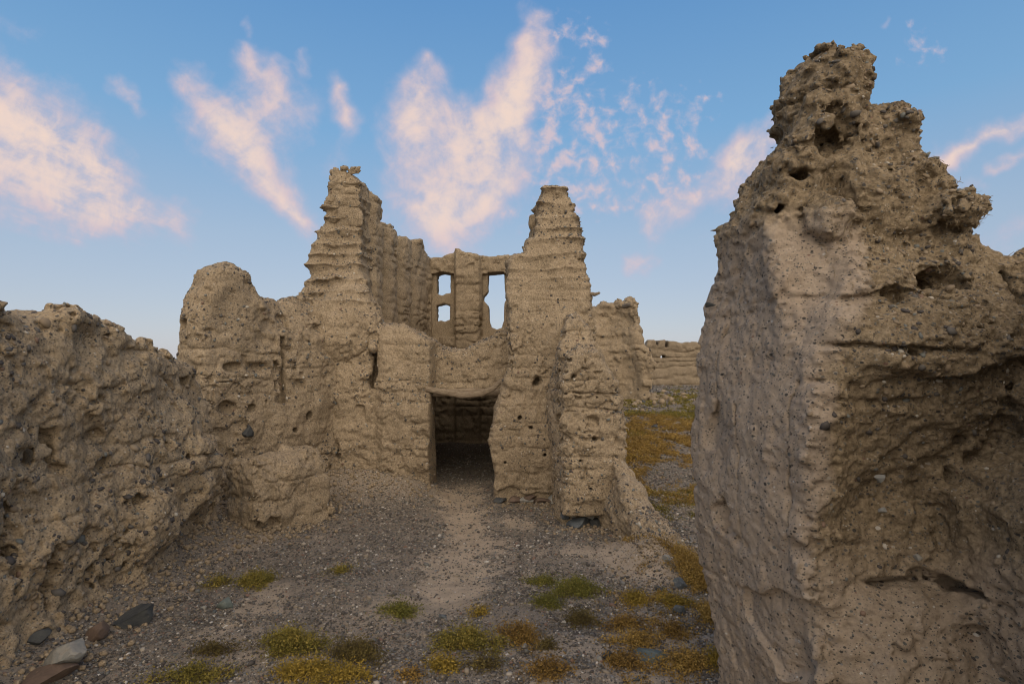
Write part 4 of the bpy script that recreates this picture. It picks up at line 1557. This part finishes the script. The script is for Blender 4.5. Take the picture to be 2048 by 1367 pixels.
GR_S = 'low scrub plants on the gravel'
SHRUBS = [  # photo x, y of the centre, width, height, leaf kind, density, label
    (512, 1162, 66, 34, 'olive', 1.0, 'olive-green domed scrub plant between the crumbling wall and the path'),
    (436, 1166, 44, 26, 'olive', 0.5, 'sparse olive scrub plant closest to the crumbling wall'),
    (680, 1142, 42, 20, 'olive', 0.5, 'thin olive sprig of scrub in the middle of the dark gravel'),
    (803, 1224, 58, 28, 'green', 1.0, 'round bright yellow-green scrub plant beside the sandy path'),
    (585, 1292, 112, 54, 'olive', 1.2, 'wide olive scrub plant with a rusty top, on open gravel'),
    (716, 1308, 104, 58, 'brown', 0.9, 'brownish airy scrub plant at the end of the sandy path'),
    (610, 1345, 130, 46, 'yellow', 1.0, 'spreading yellow mat of scrub below the wide olive plant'),
    (690, 1352, 110, 40, 'yellow', 0.9, 'yellow-brown mat of scrub beside the dark cobble'),
    (385, 1352, 130, 42, 'olive', 0.9, 'olive-yellow mat of scrub in the bottom corner near the pale slab'),
    (430, 1300, 80, 26, 'brown', 0.6, 'thin brown scrub plant above the olive-yellow mat'),
    (940, 1283, 120, 48, 'olive', 1.1, 'broad dark olive scrub plant in the centre foreground'),
    (1040, 1272, 70, 46, 'rust', 1.0, 'rusty scrub plant touching the broad dark olive one'),
    (888, 1333, 80, 34, 'yellow', 0.8, 'bright ochre-yellow scrub plant below the broad dark olive one'),
    (970, 1330, 70, 34, 'brown', 0.6, 'thin brown-olive scrub plant between the ochre-yellow and rusty ones'),
    (1092, 1342, 76, 42, 'rust', 0.9, 'rust-orange scrub plant at the bottom edge of the picture'),
    (1150, 1180, 82, 40, 'green', 1.1, 'largest green scrub plant in front of the sandy mound'),
    (1095, 1206, 42, 26, 'green', 1.0, 'small compact green plant below the largest green one'),
    (1086, 1164, 54, 20, 'green', 0.8, 'small flat dark green plant beside the path above the compact one'),
    (1162, 1240, 66, 36, 'brown', 0.8, 'dull olive-brown scrub plant with bare twigs on pale gravel'),
    (1272, 1200, 46, 26, 'yellow', 1.0, 'lemon-yellow scrub plant at the foot of the sandy mound'),
    (960, 1226, 36, 16, 'yellow', 0.5, 'tiny yellow sprig of scrub on the sandy path'),
    (1248, 1248, 62, 34, 'rust', 0.8, 'thin rusty scrub plant below the lemon-yellow one'),
    (1272, 1282, 76, 34, 'ochre', 0.9, 'orange-ochre scrub plant above the long greenish slab'),
    (1350, 1206, 66, 26, 'yellow', 0.9, 'yellow scrub plant between the two bluish rocks'),
    (1405, 1160, 100, 60, 'ochre', 1.2, 'tall ochre scrub plant against the big pier'),
    (1375, 1125, 80, 44, 'ochre', 1.1, 'ochre scrub plant next to the pale stone on the mound edge'),
    (1425, 1232, 60, 44, 'ochre', 1.1, 'ochre scrub plant tucked under the foot of the big pier'),
    (1370, 1325, 96, 52, 'ochre', 0.9, 'wide orange scrub plant near the end of the long greenish slab'),
    (1440, 1325, 44, 60, 'yellow', 0.9, 'yellowish scrub plant at the bottom of the big pier'),
    (1248, 1325, 64, 40, 'rust', 0.9, 'rusty scrub plant covering the end of the greenish slab'),
    (820, 1352, 50, 18, 'rust', 0.5, 'tiny rusty sprig of scrub at the bottom centre'),
    (1345, 1262, 60, 34, 'rust', 0.7, 'sparse rusty scrub plant below the rounded grey rock'),
    (1095, 1290, 44, 22, 'brown', 0.5, 'tiny brown sprig of scrub right of the rusty plant'),
]
for k, (px, py, w, h, kind, dn, lab) in enumerate(SHRUBS):
    x, y, z = hit(px, py + 0.1 * h)
    rx = 1.34 * w / FPX * y / 2
    hh = max(0.05, h / FPX * y * 0.55)
    ry = max(0.10, h / FPX * y / max(0.3, (EYE - z) / y) * 0.48)
    shrub(x, y, rx, min(ry, rx * 1.5), hh, kind, 300 + k, lab, GR_S, dn)


# ground cover on the slope: thin orange and green tufts nobody could count
def ground_cover():
    rng = np.random.default_rng(77)
    parts = {'ochre': [], 'rust': [], 'green': []}
    for n, x0, x1, y0, y1, s0, s1, hgt in ((30000, 0.75, 2.0, 3.6, 5.4, .006, .013, .035), (70000, 1.25, 3.6, 5.2, 7.0, .006, .014, .04), (170000, 1.5, 4.4, 6.9, 10.0, .008, .017, .05),
                                           (230000, 1.6, 5.6, 10.0, 15.0, .011, .024, .06), (130000, 2.2, 9.0, 15.0, 23.6, .014, .036, .05)):
        x = rng.uniform(x0, x1, n)
        y = rng.uniform(y0, y1, n)
        warp = 0.5 * fbm([x, y, x * 0], 1.6, 7.0)
        P = [x * 0.95 + 0.35 * y + warp, y * 0.6 - 0.25 * x + 0.5 * warp, x * 0]
        f = fbm(P, 0.60, 4.0) * 0.50 + 0.45 * fbm(P, 0.22, 1.0) + 0.42 * fbm([x, y, x * 0], 0.13, 3.0)
        f = f + 0.52 * sst(7.2, 7.7, y) * (1 - sst(14, 16, y)) - 0.5 * np.exp(-((y - 6.85) / 0.3) ** 2) - 0.40 * sst(18.0, 22, y) + 0.30 * sst(14.0, 15, y) * (1 - sst(18, 20, y)) + 0.10 * sst(5.6, 5.2, y)
        k = rng.random(n) < sst(0.12, 0.80, f) * 0.85
        k &= (x < 0.36 * y + 0.8)
        x, y = x[k], y[k]
        z = ground(x, y) + rng.random(len(x)) ** 1.8 * hgt
        tone = 0.7 * fbm([x * 0.5, y, x * 0], 0.9, 9.0) + 1.1 * sst(13.5, 15.5, y) + 0.75 * sst(7.3, 7.6, y) * (1 - sst(8.4, 9.4, y)) - 0.35 * np.exp(-((y - 11) / 1.8) ** 2) + rng.normal(0, 0.22, len(x))
        C = np.stack([x, y, z], 1)
        V, F = leaf_quads(C, rng, s0, s1, 0.2)
        V = V.reshape(-1, 4, 3)
        sel = np.where(tone > 0.40, 2, np.where(rng.random(len(x)) < 0.35, 1, 0))
        for j, nm in enumerate(('ochre', 'rust', 'green')):
            parts[nm].append(V[sel == j])
    names = {'ochre': 'ochre ground-hugging plants over the slope', 'rust': 'rust-brown ground-hugging plants over the slope', 'green': 'yellow-green ground-hugging plants over the slope'}
    mats = {'ochre': LEAF['ochre'], 'rust': LEAF['rust'], 'green': LEAF['olive']}
    for nm, pv in parts.items():
        V = np.concatenate(pv).reshape(-1, 3)
        tag(mesh_np('ground_cover', V, np.arange(len(V)).reshape(-1, 4), mats[nm], smooth=False), names[nm], 'ground cover', kind='stuff')


ground_cover()

# ================================================================== sky, sun, camera
SUN_EL, SUN_AZ = math.radians(32), math.radians(174)      # azimuth clockwise from the view direction (+Y): behind, to the right
world = bpy.data.worlds.new('World')
bpy.context.scene.world = world
world.use_nodes = True
nt = world.node_tree
bg = nt.nodes['Background']
bg.inputs['Strength'].default_value = 0.1
tc = nt.nodes.new('ShaderNodeTexCoord').outputs['Generated']
sx = nt.nodes.new('ShaderNodeSeparateXYZ')
nt.links.new(tc, sx.inputs[0])
dx, dy, dz = (N(nt, sx.outputs[i]) for i in range(3))
sky = nt.nodes.new('ShaderNodeTexSky')
sky.sky_type = 'NISHITA'
sky.sun_disc = False
sky.sun_elevation = SUN_EL
sky.sun_rotation = SUN_AZ
sky.air_density = 1.0
sky.dust_density = 0.6
sky.ozone_density = 2.0
# clear-sky colour by height above the horizon (dusk: pale mauve low down, blue above), over the physical sky
grad = ramp(nt, dz, [(0.0, (0.500, 0.500, 0.585)), (0.06, (0.460, 0.495, 0.595)), (0.20, (0.370, 0.480, 0.625)), (0.36, (0.205, 0.420, 0.680)), (0.60, (0.095, 0.285, 0.610)), (1.0, (0.035, 0.120, 0.360))])
g10 = nt.nodes.new('ShaderNodeVectorMath')
g10.operation = 'SCALE'
g10.inputs['Scale'].default_value = 10.0
nt.links.new(grad, g10.inputs[0])
clear = mixc(nt, 0.25, g10.outputs[0], sky.outputs[0])
# cloud bank: streets of altocumulus seen in perspective
ysafe = dy.max(0.05)
U = dx / ysafe
W = dz / ysafe
front = dy.ss(0.04, 0.12)
comb = nt.nodes.new('ShaderNodeCombineXYZ')
# streets run away from the viewer: coordinates on the cloud deck
deck = (dz.max(0.0) + 0.10)
du, dv = dx / deck, dy / deck
nt.links.new((du * 1.0).s, comb.inputs[0])
nt.links.new((dv * 0.24).s, comb.inputs[1])
street = comb.outputs[0]
wc = nt.nodes.new('ShaderNodeCombineXYZ')
nt.links.new(U.s, wc.inputs[0])
nt.links.new(W.s, wc.inputs[1])
flat = wc.outputs[0]
n_big = noise(nt, flat, 7.0, 3, 0.55)
n_big2 = noise(nt, flat, 7.7, 3, 0.55)
Uw = U + (n_big - 0.5) * 0.13
wc2 = nt.nodes.new('ShaderNodeVectorMath')
wc2.operation = 'ADD'
nt.links.new(flat, wc2.inputs[0])
wc2.inputs[1].default_value = (5.2, 3.1, 1.0)
n_big3 = noise(nt, wc2.outputs[0], 7.0, 3, 0.55)
Ww = W + (n_big3 - 0.5) * 0.13


def streak(x0, y0, w0, x1, y1, w1_, k=1.0, soft=0.15):
    ax, ay = (x0 - CX) / FPX, (HY - y0) / FPX
    bx, by = (x1 - CX) / FPX, (HY - y1) / FPX
    ex, ey = bx - ax, by - ay
    l2 = ex * ex + ey * ey
    t = ((Uw - ax) * (ex / l2) + (Ww - ay) * (ey / l2)).clamp()
    rx = Uw - ax - t * ex
    ry = Ww - ay - t * ey
    dist = (rx * rx + ry * ry).sqrt()
    wid = t * (1.38 * (w1_ - w0) / FPX) + 1.38 * w0 / FPX
    return (dist / wid).ss(1.0, -0.05) * k


THICK = [  # broad soft streaks (photo measurements turned into sky directions)
    (-80, 200, 150, 130, 330, 125, 1.0), (60, 270, 120, 330, 440, 50, 0.80), (-60, 350, 130, 250, 420, 60, 0.66), (-80, 440, 60, 150, 465, 26, 0.36),
    (395, 160, 45, 480, 280, 95, 0.80), (490, 110, 45, 560, 220, 85, 0.88), (440, 250, 85, 620, 455, 34, 0.88),
    (682, 165, 36, 690, 215, 42, 0.85), (690, 230, 32, 665, 330, 40, 0.45),
    (858, 135, 42, 830, 230, 85, 0.82), (835, 230, 85, 815, 400, 100, 0.66), (930, 310, 100, 890, 430, 110, 0.86),
    (1070, 40, 46, 1055, 150, 68, 0.92), (1040, 160, 78, 1000, 270, 110, 1.15), (1005, 290, 105, 985, 400, 75, 0.86), (960, 415, 80, 850, 450, 55, 0.66),
    (1600, 250, 60, 1480, 335, 62, 1.08), (1480, 345, 70, 1310, 445, 46, 0.82), (2090, 245, 36, 1850, 335, 48, 0.95), (2080, 320, 20, 1990, 345, 16, 0.8), (1890, 372, 32, 1980, 372, 20, 0.7),
    (2120, 440, 70, 1980, 480, 44, 0.48), (1245, 528, 26, 1312, 515, 20, 0.72), (220, 170, 28, 285, 215, 30, 0.62), (1768, 60, 20, 1782, 46, 16, 0.6),
    (-60, 270, 190, 340, 460, 75, 0.42), (470, 250, 110, 640, 470, 55, 0.48), (850, 250, 110, 860, 450, 130, 0.55), (1500, 330, 80, 1290, 450, 60, 0.45),
    (0, 20, 50, 60, 60, 40, 0.34), (478, 35, 22, 497, 54, 20, 0.5), (602, 120, 18, 604, 150, 18, 0.6), (1440, 485, 34, 1540, 470, 24, 0.36),
]
PUFF = [(1125, 200, 90, 1110, 330, 85, 0.95), (1190, 260, 80, 1190, 370, 75, 0.95), (1300, 230, 100, 1350, 330, 90, 0.85), (1190, 110, 50, 1120, 190, 65, 0.72), (1390, 195, 36, 1330, 260, 65, 0.75), (1340, 390, 80, 1180, 410, 90, 0.62), (1840, 100, 60, 1860, 130, 40, 0.62), (1100, 60, 60, 1190, 100, 60, 0.62), (1090, 380, 60, 1060, 440, 50, 0.6)]


def total(lst):
    acc = None
    for s in lst:
        m = streak(*s)
        acc = m if acc is None else (acc + m - acc * m.min(1.0))
    return acc


thick = total(THICK)
puff = total(PUFF)
nf = noise(nt, flat, 15.0, 9, 0.62, 0.4)
ns = noise(nt, street, 4.5, 7, 0.60, 0.3)
nc = noise(nt, flat, 36.0, 4, 0.52, 0.25)
wisp = noise(nt, flat, 52.0, 4, 0.65)
dens = thick * 1.15 + (nf - 0.5) * 1.35 + (ns - 0.5) * 1.4 + (nc - 0.5) * 0.5 + (wisp - 0.5) * 0.22 - 0.18
dens = (dens * thick.ss(0.0, 0.30) + thick * 0.10).ss(0.0, 1.45)
pd = (puff * 0.85 + (nc - 0.5) * 2.5 + (nf - 0.5) * 0.9 + (wisp - 0.5) * 0.6 - 0.36) * puff.ss(0.0, 0.25)
pd = pd.ss(0.0, 0.95) * 0.85
cover = (dens + pd - dens * pd) * front
# cloud elsewhere in the sky, so that it is not empty to the sides and behind
rest = noise(nt, street, 1.3, 7, 0.62).ss(0.60, 0.80) * (1 - front) * dz.ss(0.05, 0.3) * 0.6
cover = (cover + rest).clamp()
glow = thick.ss(0.75, 1.05) * dens.ss(0.45, 0.95)
ccol = mixc(nt, cover.ss(0.15, 0.85), (4.9, 4.7, 6.2), (7.4, 5.5, 5.5))
ccol = mixc(nt, (nf * 0.6 + nc * 0.4).ss(0.30, 0.65) * 0.5, mixc(nt, 0.5, ccol, (5.6, 4.9, 5.6)), ccol)
ccol = mixc(nt, glow * 0.8, ccol, (9.2, 7.0, 5.6))
skycol = mixc(nt, cover * 0.93, clear, ccol)
# afterglow round the low sun behind the viewer
sd = (math.sin(SUN_AZ) * math.cos(SUN_EL), math.cos(SUN_AZ) * math.cos(SUN_EL), math.sin(SUN_EL))
ca = (dx * sd[0] + dy * sd[1] + dz * sd[2]).ss(-0.1, 1.0)
skycol = mixc(nt, ca.pow(1.6) * 0.85, skycol, (11.5, 9.4, 7.2))
nt.links.new(skycol, bg.inputs[0])

sun = bpy.data.lights.new('sun', 'SUN')
sun.energy = 2.2
sun.angle = math.radians(85)
sun.color = (1.0, 0.87, 0.72)
so = bpy.data.objects.new('sun', sun)
so.rotation_euler = (math.pi / 2 - SUN_EL, 0, -SUN_AZ + math.pi)
from mathutils import Vector
so.rotation_euler = Vector((-sd[0], -sd[1], -sd[2])).to_track_quat('-Z', 'Y').to_euler()
so.location = (4, -6, 8)
COL.objects.link(so)

cam = bpy.data.cameras.new('camera')
cam.lens = 20.0
cam.sensor_width = 36.0
cam.shift_y = (HY - 683.5) / 2048
cam.clip_start = 0.05
cam.clip_end = 5000
co = bpy.data.objects.new('camera', cam)
co.location = (0, 0, EYE)
co.rotation_euler = (math.pi / 2, 0, 0)
COL.objects.link(co)
sc = bpy.context.scene
sc.camera = co
sc.view_settings.view_transform = 'Standard'
sc.view_settings.look = 'None'
sc.view_settings.exposure = 0.07
sc.view_settings.gamma = 1.0
sc.cycles.max_bounces = 6
sc.cycles.diffuse_bounces = 4
sc.cycles.use_denoising = True
sc.cycles.filter_width = 1.05
print('script done', round(time.time() - T0, 1), 's')
